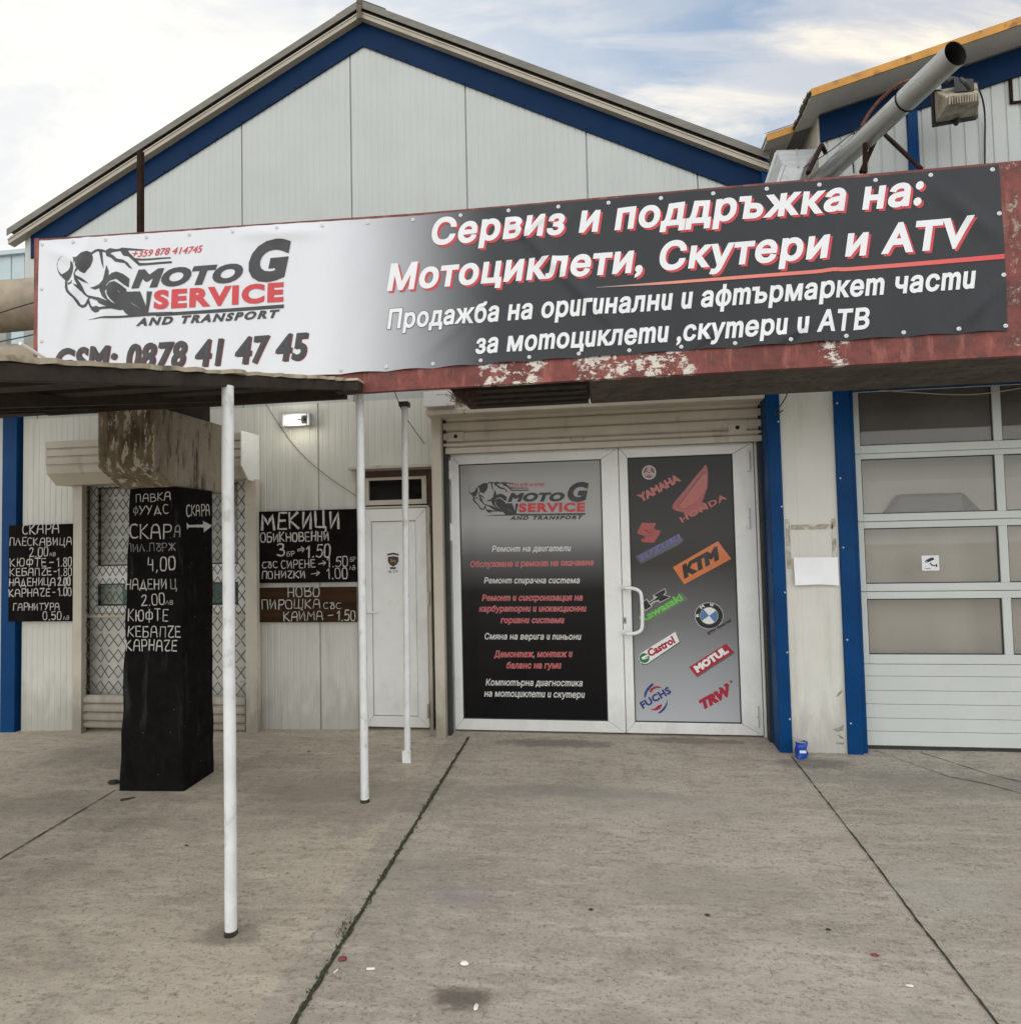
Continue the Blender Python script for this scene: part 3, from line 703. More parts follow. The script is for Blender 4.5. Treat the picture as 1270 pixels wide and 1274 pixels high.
mb = MB(); xb0, xb1 = at(947,215,-.02).x, at(956,215,-.02).x
mb.box(xb0, xb1, -.03, .0, 2.3, at(950,196,-.02).z); mb.build('corner_trim', M['blue'], bld)
mb = MB(); c1 = at(20,700,-.03).x; mb.box(c1-.13, c1, -.035, .04, ZB, 2.75); mb.build('corner_trim', M['blue'], bld)
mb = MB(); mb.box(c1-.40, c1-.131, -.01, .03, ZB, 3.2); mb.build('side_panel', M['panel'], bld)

# roller-shutter hood, curtain, guides of the double door
def wave_slats(mb, x0, x1, Y, zs, d=.012):                # curtain slats: convex strips
    for za, zb in zip(zs, zs[1:]):
        pr = [(Y+.004, za-.001), (Y-d, za-.014), (Y-d, (za+zb)/2), (Y-d*.9, zb+.014), (Y+.004, zb+.001), (Y+.02, zb+.001), (Y+.02, za-.001)]
        mb.prismx(pr, x0, x1)
hx0, hx1 = at(529,500,-.3).x, at(951,485,-.3).x
hz = at(700,508,-.3).z
mb = MB(); mb.prismx([(-.3,hz),(-.3,hz+.035),(-.285,hz+.04),(-.285,hz+.33),(0,hz+.33),(0,hz),], hx0, hx1)
hood = mb.build('shutter_hood', M['cream'], bld, bevel=.004)
mb = MB(); mb.box(hx0-.004, hx0+.22, -.325, -.302, hz+.055, hz+.16); mb.build('hood_end_plate', M['pvc'], hood, bevel=.003)
Yc = -.12
gx0 = at(541,700,-.14).x; gx1 = at(553,700,-.14).x; gx2, gx3 = at(955,700,-.14).x, at(965,700,-.14).x
zc = [at(740,q,Yc).z for q in (505,516,529,542,550)]
zc = [zc[0]+.08]+zc
mb = MB(); wave_slats(mb, gx1+.005, gx2+.01, Yc, zc); sh = mb.build('shutter_curtain', M['cream'], bld)
zt = at(740,553,Yc).z
mb = MB(); mb.box(gx1+.02, gx2-.005, Yc-.02, Yc+.02, zt-.025, zc[-1]-.002); mb.build('bottom_rail', M['cream'], sh, bevel=.003)
mb = MB(); hp = at(718,547,Yc-.02); mb.tube([hp+Vector((-.045,0,.01)), hp+Vector((-.045,-.03,0)), hp+Vector((-.03,-.035,-.012)), hp+Vector((.03,-.035,-.012)), hp+Vector((.045,-.03,0)), hp+Vector((.045,0,.01))], .005, 8)
mb.build('handle', M['steel'], sh, smooth=True)
for px in (567, 917):
    mb = MB(); q = at(px, 543 if px < 600 else 532, Yc-.014); mb.box(q.x-.06,q.x+.06,q.y-.006,q.y,q.z-.035,q.z+.03)
    for dx, dz in ((-.045,-.02),(.045,-.02),(-.045,.02),(.045,.02)): mb.lathe((q.x+dx,q.y-.006,q.z+dz), [(.006,0),(.006,-.004)], n=8)
    k = mb.build('lock_plate', M['cream'], sh)
    mb = MB(); mb.lathe((q.x,q.y-.007,q.z), [(.014,0),(.014,-.003)], n=12); mb.build('lock_hole', M['dark'], sh)
gzb = lambda x, y: gz(x, y)-.03
for nm, a, c_ in (('guide', gx0, gx1), ('guide', gx2, gx3)):
    mb = MB(); mb.box(a, c_, -.19, -.02, gzb((a+c_)/2,-.15), hz+.02)
    gd = mb.build('shutter_guide', M['cream'], bld, bevel=.004)
    mb = MB(); inn = c_+.001 if a == gx0 else a-.025
    mb.box(inn, inn+.024, -.13, -.05, gzb(a,-.1), hz); mb.build('brush_gap', M['rubber'], gd)
mb = MB(); mb.box(gx3+.002, gx3+.04, -.16, -.02, gzb(gx3,0), hz+.02); mb.build('jamb_trim', M['cream'], bld, bevel=.003)
# double door leaves
Yd = -.02
lx0, lxm, lx1 = at(563,700,Yd).x, at(774,740,Yd).x, at(943,740,Yd).x
zt0 = at(772,557,Yd).z; zb0 = .012
mb = MB(); mb.box(EX0-.05, EX1+.05, .045, .06, ZB, EZ1+.1); mb.build('door_reveal', M['rubber'], bld)
mb = MB(); mb.box(lx0-.03, lx1+.03, -.03, .04, zt0+.006, zt0+.06); mb.box(lx0-.03, lx0-.006, -.03,.04,ZB,zt0+.006); mb.box(lx1+.006, lx1+.045,-.03,.04,ZB,zt0+.006)
mb.build('door_frame', M['pvc'], bld, bevel=.003)
LP = (at(573,735,Yd).x*.5+at(575,735,Yd).x*.5, at(752,735,Yd).x, .5*(at(577,894,Yd).z+at(756,896.5,Yd).z), .5*(at(573,578,Yd).z+at(748,571.5,Yd).z))
RP = (at(785,735,Yd).x, at(916.5,735,Yd).x, .5*(at(790,897.5,Yd).z+at(922,900.5,Yd).z), .5*(at(779.5,570,Yd).z+at(910.5,564.5,Yd).z))
M['print_left'] = vgrad('left_door_print', [LP[2], at(660,800,Yd).z, at(660,735,Yd).z, at(660,690,Yd).z, at(660,650,Yd).z, LP[3]], [(.006,.006,.007),(.006,.006,.007),(.014,.014,.015),(.12,.12,.12),(.36,.36,.355),(.34,.34,.33)], .10)
M['print_right'] = vgrad('right_door_print', [RP[2], at(850,830,Yd).z, at(850,770,Yd).z, at(850,700,Yd).z, at(850,600,Yd).z, RP[3]], [(.42,.43,.45),(.30,.305,.32),(.16,.16,.165),(.055,.051,.047),(.022,.019,.017),(.010,.009,.008)], .12)
def leaf(x0, x1, P_, key):
    mb = MB(); px0, px1, pz0, pz1 = P_
    # mitred frame of four profiles
    fr = [((x0,zb0),(px0,pz0)), ((x1,zb0),(px1,pz0)), ((x1,zt0),(px1,pz1)), ((x0,zt0),(px0,pz1))]
    for i in range(4):
        (ao, ai), (bo, bi) = fr[i], fr[(i+1)%4]
        d = Vector((bo[0]-ao[0], bo[1]-ao[1])).normalized()*.0008
        q = [(ao[0]+d.x, ao[1]+d.y), (bo[0]-d.x, bo[1]-d.y), (bi[0]-d.x, bi[1]-d.y), (ai[0]+d.x, ai[1]+d.y)]
        mb.prism(q, Yd-.018, Yd+.035)
    lf = mb.build('door_leaf', M['pvc'], bld, bevel=.0035)
    mb = MB()
    for a, c_, e, f_ in ((px0-.001,px0+.007,pz0,pz1),(px1-.007,px1+.001,pz0,pz1),(px0,px1,pz0-.001,pz0+.007),(px0,px1,pz1-.007,pz1+.001)):
        mb.box(a,c_,Yd-.010,Yd-.002,e,f_)
    mb.build('glazing_seal', M['rubber'], lf)
    mb = MB(); mb.box(px0-.002, px1+.002, Yd-.003, Yd+.006, pz0-.002, pz1+.002); mb.build('printed_panel', M[key], lf)
    return lf
leafL = leaf(lx0, lxm-.002, LP, 'print_left'); leafL['label'] = 'door leaf with service list on dark print'
leafR = leaf(lxm+.002, lx1, RP, 'print_right'); leafR['label'] = 'door leaf covered in slanted logos'
for lf, px, ys in ((leafL, 559, (585,662,890)), (leafR, 931, (574,645)), (leafR, 942, (892,))):
    for q in ys:
        mb = MB(); h = at(px, q, Yd-.03); 
        for k in (-1,1): mb.lathe((h.x, h.y+.0, h.z+k*.036), [(.011,-.033),(.011,.033)], axis='z', n=10)
        mb.box(h.x-.016,h.x+.016,h.y+.006,h.y+.014,h.z-.06,h.z+.06)
        mb.build('hinge', M['pvc'], lf, smooth=True)
hq0, hq1 = at(776,731,Yd-.02), at(777,787,Yd-.02)
mb = MB(); path = [hq0, hq0+Vector((.0,-.05,0)), hq0+Vector((.02,-.062,0)), hq0+Vector((.07,-.066,-.002)), hq0+Vector((.105,-.066,-.02)), hq0+Vector((.118,-.066,-.05))]
path += [Vector((p.x, p.y, hq0.z+hq1.z-p.z)) for p in path[::-1]]
mb.tube([Vector(p) for p in smooth_line([tuple(p) for p in path], 2)], .0125, 12)
for q in (hq0,hq1): mb.lathe(q, [(.02,-.002),(.02,-.012),(.014,-.016)], n=14)
mb.build('pull_handle', M['pvc'], leafR, smooth=True)
mb = MB(); q = at(777,772,Yd-.018); mb.box(q.x-.012,q.x+.012,q.y-.004,q.y,q.z-.022,q.z+.022); mb.build('key_plate', M['steel'], leafR, bevel=.002)
mb = MB(); mb.box(q.x-.003,q.x+.003,q.y-.006,q.y-.004,q.z-.010,q.z+.002); mb.lathe((q.x,q.y-.004,q.z+.004), [(.0055,0),(.0055,-.002)], n=10); mb.build('keyhole', M['dark'], leafR)

# narrow service door with transom light
mb = MB(); Ys = .0
bx0, bx1 = at(445,700,-.02).x, at(538,650,-.02).x; bz = at(490,585,-.02).z
mb.box(bx0, bx0+.035, -.02, .06, ZB, bz); mb.box(bx1-.03, bx1, -.02,.06, at(490,632,-.02).z, bz); mb.box(bx0+.035, bx1-.03, -.02,.06, bz-.05, bz)
sfr = mb.build('service_door_surround', M['brownframe'], bld)
mb = MB(); q0, q1 = at(434,583,-.04), at(538,579,-.04); mb.box(q0.x,q1.x,-.07,0,q0.z-.012,q0.z+.012); mb.build('drip_ledge', M['cream'], bld, bevel=.003)
sx0, sx1 = at(455,750,Ys).x, at(537.5,750,Ys).x
tz0, tz1 = at(490,628,Ys).z, at(490,592,Ys).z; ux0, ux1 = at(459,610,Ys).x, at(525,610,Ys).x
mb = MB(); f0, f1 = at(455,610,Ys).x, at(531,610,Ys).x
mb.box(f0, ux0, -.012,.04,tz0,tz1); mb.box(ux1, f1, -.012,.04,tz0,tz1); mb.box(ux0,ux1,-.012,.04,tz0,at(490,622,Ys).z); mb.box(ux0,ux1,-.012,.04,at(490,597,Ys).z,tz1)
tr = mb.build('transom_window', M['cream'], bld, bevel=.003)
mb = MB(); mb.box(ux0,ux1,.01,.016,tz0,tz1); mb.build('pane', M['glass_dark'], tr)
mb = MB(); mb.box(f0-.01, sx1+.01, .045,.055,ZB,tz1); mb.build('door_back', M['dark'], sfr)
dz0, dz1 = .015, at(490,633,Ys).z
px0, px1, pz0, pz1 = at(464,770,Ys).x, at(519.5,770,Ys).x, at(490,890.5,Ys).z, at(490,648.3,Ys).z
mb = MB(); fr = [((sx0,dz0),(px0,pz0)), ((sx1-.03,dz0),(px1,pz0)), ((sx1-.03,dz1),(px1,pz1)), ((sx0,dz1),(px0,pz1))]
for i in range(4):
    (ao, ai), (bo, bi) = fr[i], fr[(i+1)%4]; d = Vector((bo[0]-ao[0], bo[1]-ao[1])).normalized()*.0008
    mb.prism([(ao[0]+d.x,ao[1]+d.y),(bo[0]-d.x,bo[1]-d.y),(bi[0]-d.x,bi[1]-d.y),(ai[0]+d.x,ai[1]+d.y)], Ys-.02, Ys+.035)
sd = mb.build('service_door', M['pvc'], bld, bevel=.003)
mb = MB(); mb.box(px0+.004,px1-.004,Ys-.012,Ys+.01,pz0+.004,pz1-.004); mb.build('door_panel', M['pvc'], sd, bevel=.002)
mb = MB(); mb.box(px0-.002,px1+.002,Ys-.003,Ys+.002,pz0-.002,pz1+.002); mb.build('panel_seal', M['rubber'], sd)
mb = MB(); mb.box(sx1-.026, sx1, -.02,.04, ZB, dz1+.02); mb.box(sx0, sx1-.027,-.02,.04,dz1+.004,dz1+.02); mb.build('door_frame', M['cream'], sd, bevel=.002)
for q in (657,745,885):
    mb = MB(); h = at(533,q,Ys-.03); mb.lathe((h.x,h.y,h.z), [(.010,-.05),(.010,.05)], axis='z', n=10); mb.build('hinge', M['cream'], sd, smooth=True)
mb = MB(); h = at(459,761,Ys-.02); mb.box(h.x-.012,h.x+.014,h.y-.008,h.y,h.z-.10,h.z+.03); mb.tube([h, h+Vector((0,-.045,0)), h+Vector((.012,-.055,0)), h+Vector((.085,-.055,0))], .009, 10); mb.build('door_handle', M['pvc'], sd, smooth=True)

# kiosk window behind a grille, with its roller-shutter box
kx = at(58,570,-.24); ke = at(300,565,-.24)
kz1, kz0, kzc = .5*(at(58,551,-.24).z+at(300,536,-.24).z), .5*(at(58,588,-.24).z+at(300,581,-.24).z), at(110,603,-.12).z
ksl = [kz1-(kz1-kz0)*k/4 for k in range(5)]
mb = MB(); prof = [(-.24,kz1)]
for za, zb in zip(ksl, ksl[1:]): prof += [(-.24,za-.003),(-.252,za-.008),(-.252,zb+.008),(-.24,zb+.003)] if zb > kz0 else [(-.24,za-.003),(-.247,za-.010),(-.24,zb)]
prof += [(-.15,kzc),(0,kzc),(0,kz1)]
mb.prismx(prof, kx.x, ke.x); kh = mb.build('shutter_box', M['cream'], bld)
mb = MB(); mb.prismx([(-.255,kz1+.012),(-.255,kz0),(-.16,kzc-.015),(0,kzc-.02),(0,kz1+.012)], ke.x+.001, ke.x+.012); mb.build('end_cap', M['pvc'], kh, bevel=.003)
for a, c_ in ((91,102),(305.5,320)):
    mb = MB(); mb.box(at(a,760,-.08).x, at(c_,760,-.08).x, -.085, -.03, gzb(-3.3,0)-.03, kzc); mb.build('window_guide', M['cream'], bld, bevel=.003)
Yw = .07; zk = lambda py, Y=Yw: at(200,py,Y).z; xk = lambda px, Y=Yw: at(px,700,Y).x
mb = MB(); F0, F1 = xk(115), xk(312)
zA, zB_, zC, zD, zE = zk(604), zk(703), zk(725), zk(753), zk(762)
mid0, mid1 = xk(205), xk(216)
for a, c_ in ((F0,xk(123.5)),(mid0,mid1),(xk(299),F1)): mb.box(a,c_,Yw-.03,Yw+.03,zE,zA+.05)
for e, f_ in ((zA,zA+.05),(zC,zB_),(zE,zD)):
    mb.box(xk(123.5),mid0,Yw-.029,Yw+.03,e,f_); mb.box(mid1,xk(299),Yw-.029,Yw+.03,e,f_)
kw = mb.build('kiosk_window', M['pvc'], bld)
mb = MB(); mb.box(F0-.01, F1+.01, Yw-.07, Yw-.031, zE-.03, zE-.001); mb.build('sill', M['cream'], kw, bevel=.003)
for a, c_ in ((xk(123.5), mid0), (mid1, xk(299))):
    for e, f_, m_ in ((zB_, zA, 'clear'), (zD, zC, 'clear2')):
        mb = MB(); mb.box(a+.001, c_-.001, Yw+.008, Yw+.013, e+.001, f_-.001); mb.build('pane', M[m_], kw)
        mb = MB()
        for q in ((a,a+.010,e,f_),(c_-.010,c_,e,f_),(a+.010,c_-.010,e,e+.010),(a+.010,c_-.010,f_-.010,f_)): mb.box(q[0],q[1],Yw-.012,Yw+.006,q[2],q[3])
        mb.build('pane_seal', M['rubber'], kw)
mb = MB(); mb.box(F0-.06,F1+.05,Yw+.62,Yw+.65,zE-.1,zA+.2); mb.box(F0-.06,F1+.05,Yw+.04,Yw+.62,zE-.1,zE-.05); mb.box(F0-.09,F0-.06,Yw+.04,Yw+.62,zE-.1,zA+.2); mb.box(F1+.05,F1+.08,Yw+.04,Yw+.62,zE-.1,zA+.2); mb.box(F0-.06,F1+.05,Yw+.04,Yw+.62,zA+.17,zA+.2)
mb.build('kiosk_interior', M['curtain'], kw)
mb = MB()
def curtain(mb, x0, x1, Y, z0, z1):
    n = int((x1-x0)/.012); vs = []
    for i in range(n+1):
        x = x0+(x1-x0)*i/n; d = .010*math.sin(i*1.1)+.004*math.sin(i*2.7+1); vs += [(x, Y+d, z0), (x, Y+d, z1)]
    mb.add(vs, [(2*i,2*i+2,2*i+3,2*i+1) for i in range(n)])
curtain(mb, xk(123), xk(148), Yw+.03, zB_, zA+.05); curtain(mb, xk(172), xk(266), Yw+.03, zB_, zA+.05); curtain(mb, xk(123), xk(150), Yw+.03, zD, zC)
mb.each('curtain', M['curtain'], kw, recalc=False)
mb = MB(); mb.box(xk(148),xk(168),Yw+.018,Yw+.3,zB_-.02,zk(650)); mb.box(xk(264),xk(284),Yw+.02,Yw+.28,zD-.02,zC); mb.box(xk(150),xk(175),Yw+.02,Yw+.3,zD-.02,zC-.01); mb.box(xk(270),xk(298),Yw+.018,Yw+.3,zB_-.02,zk(672))
mb.each('teal_shelf_box', M['teal'], kw, bevel=.006)
mb = MB(); mb.box(F0-.055, F0-.002, .0, .11, ZB, zA+.06); mb.build('brown_jamb', M['brownframe'], kw)
mb = MB(); zl = zk(866,.05)
mb.box(F0-.05, xk(130)-.002, .05,.07, zl-.2, zE-.031); mb.box(xk(130)+.002, xk(215), .05,.07, zl-.2, zE-.031); mb.box(xk(215)+.004, F1, .05,.07, zl-.2, zE-.031)
mb.each('parapet_panel', M['panel_low'], kw)
mb = MB(); g0, g1 = at(103,880,-.05).x, at(306,880,-.05).x; zs = [at(200,q,-.05).z for q in (866,877,888,899,908)]
wave_slats(mb, g0, g1, -.05, zs, .014); mb.build('shutter_slats', M['cream'], kw)
mb = MB(); xg0, xg1 = at(103.5,700,-.04).x, at(305,700,-.04).x; zg0, zg1 = at(200,866,-.04).z, kzc
def lattice(mb, x0, x1, z0, z1, Y, px, pz, r):
    rows = int(round((z1-z0)/pz)); cols = int(round((x1-x0)/px)); px = (x1-x0)/cols; pz = (z1-z0)/rows
    for j in range(rows):
        for sgn in (0, 1):
            path = []
            for i in range(cols*2+1):
                up = (i+sgn) % 2
                path.append(Vector((x0+px*i/2, Y+(.004 if up == sgn else -.002)+random.uniform(-.002,.002), z0+pz*(j+up*1.0)*1.0)) + Vector((0,0,(-.10 if up else .10)*pz)))
            if sgn == 0 or True: mb.tube(path, r, 5, cap=False)
lattice(mb, xg0, xg1, zg0, zE-.02, -.04, .155, .135, .0044)
lattice(mb, xg0, xg1, zE-.02, zg1, -.04, .115, .105, .0044)
mb.build('security_grille', M['wire'], kw, smooth=True)
mb = MB()
zz_ = zg0+.01
while zz_ < zE:
    for px in (106,300.5): 
        q = at(px,800,-.045); mb.lathe((q.x,q.y,zz_), [(.008,0),(.008,-.008)], n=8)
    zz_ += .105
mb.each('grille_stud', M['steel'], kw)

# ------------------------------------------------------------------ the garage building on the right
YP = -.30
gb = thing('garage_building', 'white garage with blue trims and orange roof edge, right of the glass doors', 'building', (2.4, YP, 0))
PX0, PX1, PX2, PX3 = at(960,710,YP).x-.075, at(977,710,YP).x, at(1045,710,YP).x, at(1056,720,YP).x+.035
PX0 = at(961,710,YP).x; PX3 = at(1064,710,YP).x
GZT = at(1150,480,YP).z                                   # lintel underside
XG1 = PX3+2.75
vf0, vf1 = at(1009,110,-.56), at(1275,18,-.56)
msl = (vf1.z-vf0.z)/(vf1.x-vf0.x)
rz = lambda x: vf0.z+(x-vf0.x)*msl                        # top edge of the roof of the garage
UX0 = at(1019,150,YP).x
mb = MB(); ribs(mb, PX1-.01, PX2+.01, ZB, 2.6, YP+.004, pitch=.30, dep=.0015); mb.build('pier_panel', M['panel_low'], gb, recalc=False)
mb = MB(); mb.box(PX0, PX1, YP-.012, YP+.012, ZB, 2.6); mb.box(PX0, PX0+.012, YP+.013, .02, ZB, 2.6)
tL = mb.build('pier_trim', M['blue'], gb, bevel=.004)
mb = MB(); mb.box(PX2, PX3, YP-.014, YP+.012, ZB, 2.6); mb.box(PX3-.012, PX3, YP+.013, YP+.16, ZB, 2.6)
tR = mb.build('pier_trim', M['blue'], gb, bevel=.004)
for tr_, x, zs in ((tL, PX1-.012, (2.1,1.55,1.0,.62,.2)), (tR, PX2+.02, (2.2,1.72,1.28,.7,.18))):
    mb = MB()
    for z in zs: mb.lathe((x, YP-.013, z), [(.006,0),(.006,-.003),(.003,-.006)], n=8)
    mb.each('rivet', M['eyelet'], tr_)
mb = MB(); mb.box(PX3+.001, XG1, YP-.012, YP+.012, GZT, GZT+.10); mb.box(PX3+.001, XG1, YP+.013, YP+.1, GZT, GZT+.012); mb.build('lintel_trim', M['blue'], gb, bevel=.003)
mb = MB(); q = at(1168,470,YP-.02); mb.box(q.x, XG1, YP-.03, YP-.014, GZT+.085, GZT+.13); mb.build('lintel_flashing', M['pvc'], gb)
vx0, vx1 = at(1130,170,YP).x, at(1141,170,YP).x
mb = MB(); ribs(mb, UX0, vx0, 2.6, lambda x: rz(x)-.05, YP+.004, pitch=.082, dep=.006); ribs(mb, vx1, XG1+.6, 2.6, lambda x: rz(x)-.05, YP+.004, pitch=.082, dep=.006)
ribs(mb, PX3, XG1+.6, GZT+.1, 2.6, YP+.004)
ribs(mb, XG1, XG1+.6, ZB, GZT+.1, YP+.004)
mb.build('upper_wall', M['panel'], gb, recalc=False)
mb = MB(); mb.box(vx0-.004, vx1+.004, YP-.012, YP+.012, 2.6, rz(vx0)-.06); mb.build('vertical_trim', M['blue'], gb, bevel=.003)
mb = MB(); mb.prismx([(YP+.005,2.5),(YP+.005,rz(UX0)-.06),(.5,rz(UX0)-.06),(.5,2.5)], UX0-.012, UX0-.0); mb.build('flank_panel', M['cream'], gb)
def tri_band(mb, Y0, Y1, x0, x1, a, b_):
    mb.hexa([(x0,Y0,rz(x0)-a),(x1,Y0,rz(x1)-a),(x1,Y0,rz(x1)-b_),(x0,Y0,rz(x0)-b_)], [(x0,Y1,rz(x0)-a),(x1,Y1,rz(x1)-a),(x1,Y1,rz(x1)-b_),(x0,Y1,rz(x0)-b_)])
b0, b1 = at(1020,135,YP-.012), at(1020,168,YP-.012)
mb = MB(); tri_band(mb, YP-.014, YP+.002, UX0, XG1+.6, .055, .055+.175); bf = mb.build('blue_flashing', M['blue_up'], gb)
# roof: a deep overhang on the right, a set-back one on the left
xs0 = vf0.x
d = ray(989,166); tt = (xs0-CAM.x)/d.x; yr = (CAM+d*tt).y   # where the overhang steps back
yr = max(min(yr, .4), -.2)
xl = at(954,178,yr).x
mb = MB(); tri_band(mb, -.555, 9, xs0, XG1+1.2, 0.001, .012); tri_band(mb, yr+.004, 9, xl, xs0-.001, .001, .012)
rf = mb.build('roof', M['verge'], gb)
mb = MB(); tri_band(mb, -.56, -.548, xs0, XG1+1.2, .0, .048); tri_band(mb, yr-.004, yr+.006, xl, xs0-.002, .0, .048)
mb.build('orange_fascia', M['yellow'], rf)
mb = MB(); n = 26
for i in range(n):
    ya, yb = -.546+(YP+.545-.015)*i/n, -.546+(YP+.545-.015)*(i+.82)/n
    tri_band(mb, ya, yb, xs0, XG1+1.2, .038, .046)
tri_band(mb, -.547, YP-.016, xs0, XG1+1.2, .030, .037)
tri_band(mb, YP-.015, yr+.01, xs0-.002, UX0-.001, .030, .046); tri_band(mb, yr+.007, 1.5, xl, xs0-.003, .03, .046)
mb.build('soffit', M['soffit'], rf)
mb = MB()
for i in range(60):
    y = -.555+(yr+.555)*i/59; p = Vector((xs0-.004+random.uniform(-.012,.006), y, rz(xs0)-.018+random.uniform(-.014,.016)))
    mb.add([p+Vector((0,0,.012)), p+Vector((.016,.01,-.012)), p+Vector((-.01,.012,-.014)), p+Vector((0,-.016,-.008))], [(0,1,2),(0,2,3),(0,3,1),(1,3,2)])
for i in range(12):
    x = xl+(xs0-xl)*i/11; p = Vector((x, yr-.004, rz(x)+.004)); mb.add([p+Vector((-.02,0,0)), p+Vector((.02,0,.002)), p+Vector((0,.01,.012)), p+Vector((0,-.006,0))], [(0,1,2),(0,2,3),(0,3,1)])
mb.build('crumbled_edge', M['lichen'], rf)
mb = MB(); q = at(1262,117,YP-.005); mb.box(q.x-.028,q.x-.012,YP-.012,YP,q.z-.05,q.z+.12); mb.box(q.x-.028,q.x+.6,YP-.012,YP,q.z-.058,q.z-.046); mb.build('rust_seam', M['rust'], gb)
# sectional door
YG = -.19
dr = MB(); gx = lambda px, py=700: at(px,py,YG).x; gzz = lambda py, px=1150: at(px,py,YG).z
GX0 = at(1062,680,YG).x; ax0, ax1 = gx(1075), gx(1242); mw = gx(1253)-gx(1242)
colw = ax1-ax0; GX1 = ax0+3*(colw+mw)-mw+(ax0-GX0)
row = [(485.0,552.0),(569.0,638.0),(656.0,725.5),(744.5,814.0)]
rowz = [(gzz(b_), gzz(a)) for a, b_ in row]
gd = MB()
cols = [(ax0+i*(colw+mw), ax0+i*(colw+mw)+colw) for i in range(3)]
stz = [ (gzz(562), GZT+.02), (gzz(647.5)+.002, gzz(562)-.002), (gzz(735.3)+.002, gzz(647.5)-.002), (gzz(826)+.002, gzz(735.3)-.002)]
dfr = MB()
for (za, zb), (s0, s1) in zip(rowz, stz):
    dfr.box(GX0, ax0, YG-.02, YG+.02, s0, s1); dfr.box(GX1-(ax0-GX0), GX1, YG-.02, YG+.02, s0, s1)
    for i in range(2): dfr.box(cols[i][1], cols[i+1][0], YG-.02, YG+.02, za, zb)
    dfr.box(ax0, GX1-(ax0-GX0), YG-.0195, YG+.02, s0, za); dfr.box(ax0, GX1-(ax0-GX0), YG-.0195, YG+.02, zb, s1)
sdr = dfr.build('sectional_door', M['garage_white'], gb, bevel=.003)
for i, (a, c_) in enumerate(cols):
    for za, zb in rowz:
        mb = MB(); mb.box(a+.006, c_-.006, YG-.008, YG+.004, za+.006, zb-.006); mb.build('window_pane', M['pane'], sdr)
        mb = MB(); 
        for q in ((a,a+.006,za,zb),(c_-.006,c_,za,zb),(a+.006,c_-.006,za,za+.006),(a+.006,c_-.006,zb-.006,zb)): mb.box(q[0],q[1],YG-.012,YG-.002,q[2],q[3])
        mb.build('pane_seal', M['rubber'], sdr)
mb = MB(); iy = YG+3.2
mb.box(GX0-.3, GX1+.3, iy, iy+.05, -.3, 2.9); mb.box(GX0-.35, GX0-.3, YG+.03, iy, -.3, 2.9); mb.box(GX1+.3, GX1+.35, YG+.03, iy, -.3, 2.9); mb.box(GX0-.3, GX1+.3, YG+.03, iy, 2.75, 2.9)
mb.build('garage_interior', M['darkwood'], gb)
lines = [826, 841, 859, 876, 893.5, 910, 928]
mb = MB()
for a, c_ in zip(lines, lines[1:]): mb.box(GX0, GX1, YG-.018, YG+.02, gzz(c_)+.0015, gzz(a)-.0015)
mb.box(GX0, GX1, YG-.008, YG+.015, gzz(928), gzz(826))
mb.build('door_section', M['garage_white'], sdr, bevel=.002)
mb = MB(); mb.box(GX0, GX1, YG-.014, YG+.02, gz(1.6,YG)-.01, gzz(928)); mb.build('bottom_seal', M['rubber'], sdr)
mb = MB(); mb.box(PX3-.012, GX0-.002, YP+.012, YG+.02, ZB, GZT+.02); mb.build('door_jamb', M['blue'], gb)

# marks on the pier: tape residue and scuffs
mb = MB(); T = lambda px, py: at(px,py,YP)
def strip(x0,y0,x1,y1): a, c_ = T(x0,y0), T(x1,y1); mb.box(a.x,c_.x,YP+.0005,YP+.0025,a.z,c_.z)
strip(984,653,1036,658); strip(977,646,984.5,708); strip(1034,645,1041,692)
mb.each('tape_residue', M['tape'], gb)
mb = MB()
for a in ([(1043,862),(1049,858),(1046,864),(1040,868)], [(1036,908),(1045,905),(1050,901),(1049,909),(1042,911)], [(1040,924),(1050,924),(1050,927),(1041,926)], [(1041,914),(1047,916),(1051,921),(1046,919)]):
    poly_on(mb, [xz(x,y,YP) for x,y in a], .0, planeY(YP+.002))
mb.each('scratch', M['scuff'], gb, recalc=False)

# ------------------------------------------------------------------ concrete beam, its support and the red sign frame
YB = -1.35
zf0 = .5*(at(470,483,YB).z+at(1270,440,YB).z)
bx0 = at(733,490,-.95).x
beam = MB(); n = 40
bt = thing('concrete_beam', 'rough grey concrete beam spanning over the shop doors behind the red frame', 'beam', (2.0, -.95, zf0))
mb = MB(); mb.prismx([(-1.30,zf0+.012),(-.60,zf0+.012),(-.60,zf0+.42),(-1.30,zf0+.42)], bx0, 4.6); mb.build('beam_body', M['beam_conc'], bt, bevel=.012)
tb = MB(); tx0 = at(568,490,-1.0).x
tb.box(tx0, bx0-.002, -1.27, -.72, zf0+.02, zf0+.05); 
for k in range(4): tb.box(tx0+.02, bx0-.01, -1.2+.14*k, -1.12+.14*k, zf0-.004, zf0+.018)
to = tb.build('timber_infill', M['darkwood'], None); tag(to, 'dark rotten timber infill hanging left of the concrete beam end', 'timber')
mb = MB()
for _ in range(620):
    c_ = at(random.gauss(580,9), 487+abs(random.gauss(0,5)), -1.1+random.uniform(-.12,.12)); c_.z = zf0+.03-abs(random.gauss(0,.035))
    dd = Vector((random.gauss(0,1), random.gauss(0,.6), random.gauss(-.5,.7))).normalized()*random.uniform(.03,.08); s_ = Vector((-dd.z,0,dd.x)).normalized()*.0016
    mb.add([c_-dd/2-s_, c_-dd/2+s_, c_+dd/2], [(0,1,2)])
tag(mb.build('bird_nest', M['straw'], recalc=False), 'dry grass nest hanging under the left end of the timber', 'nest')

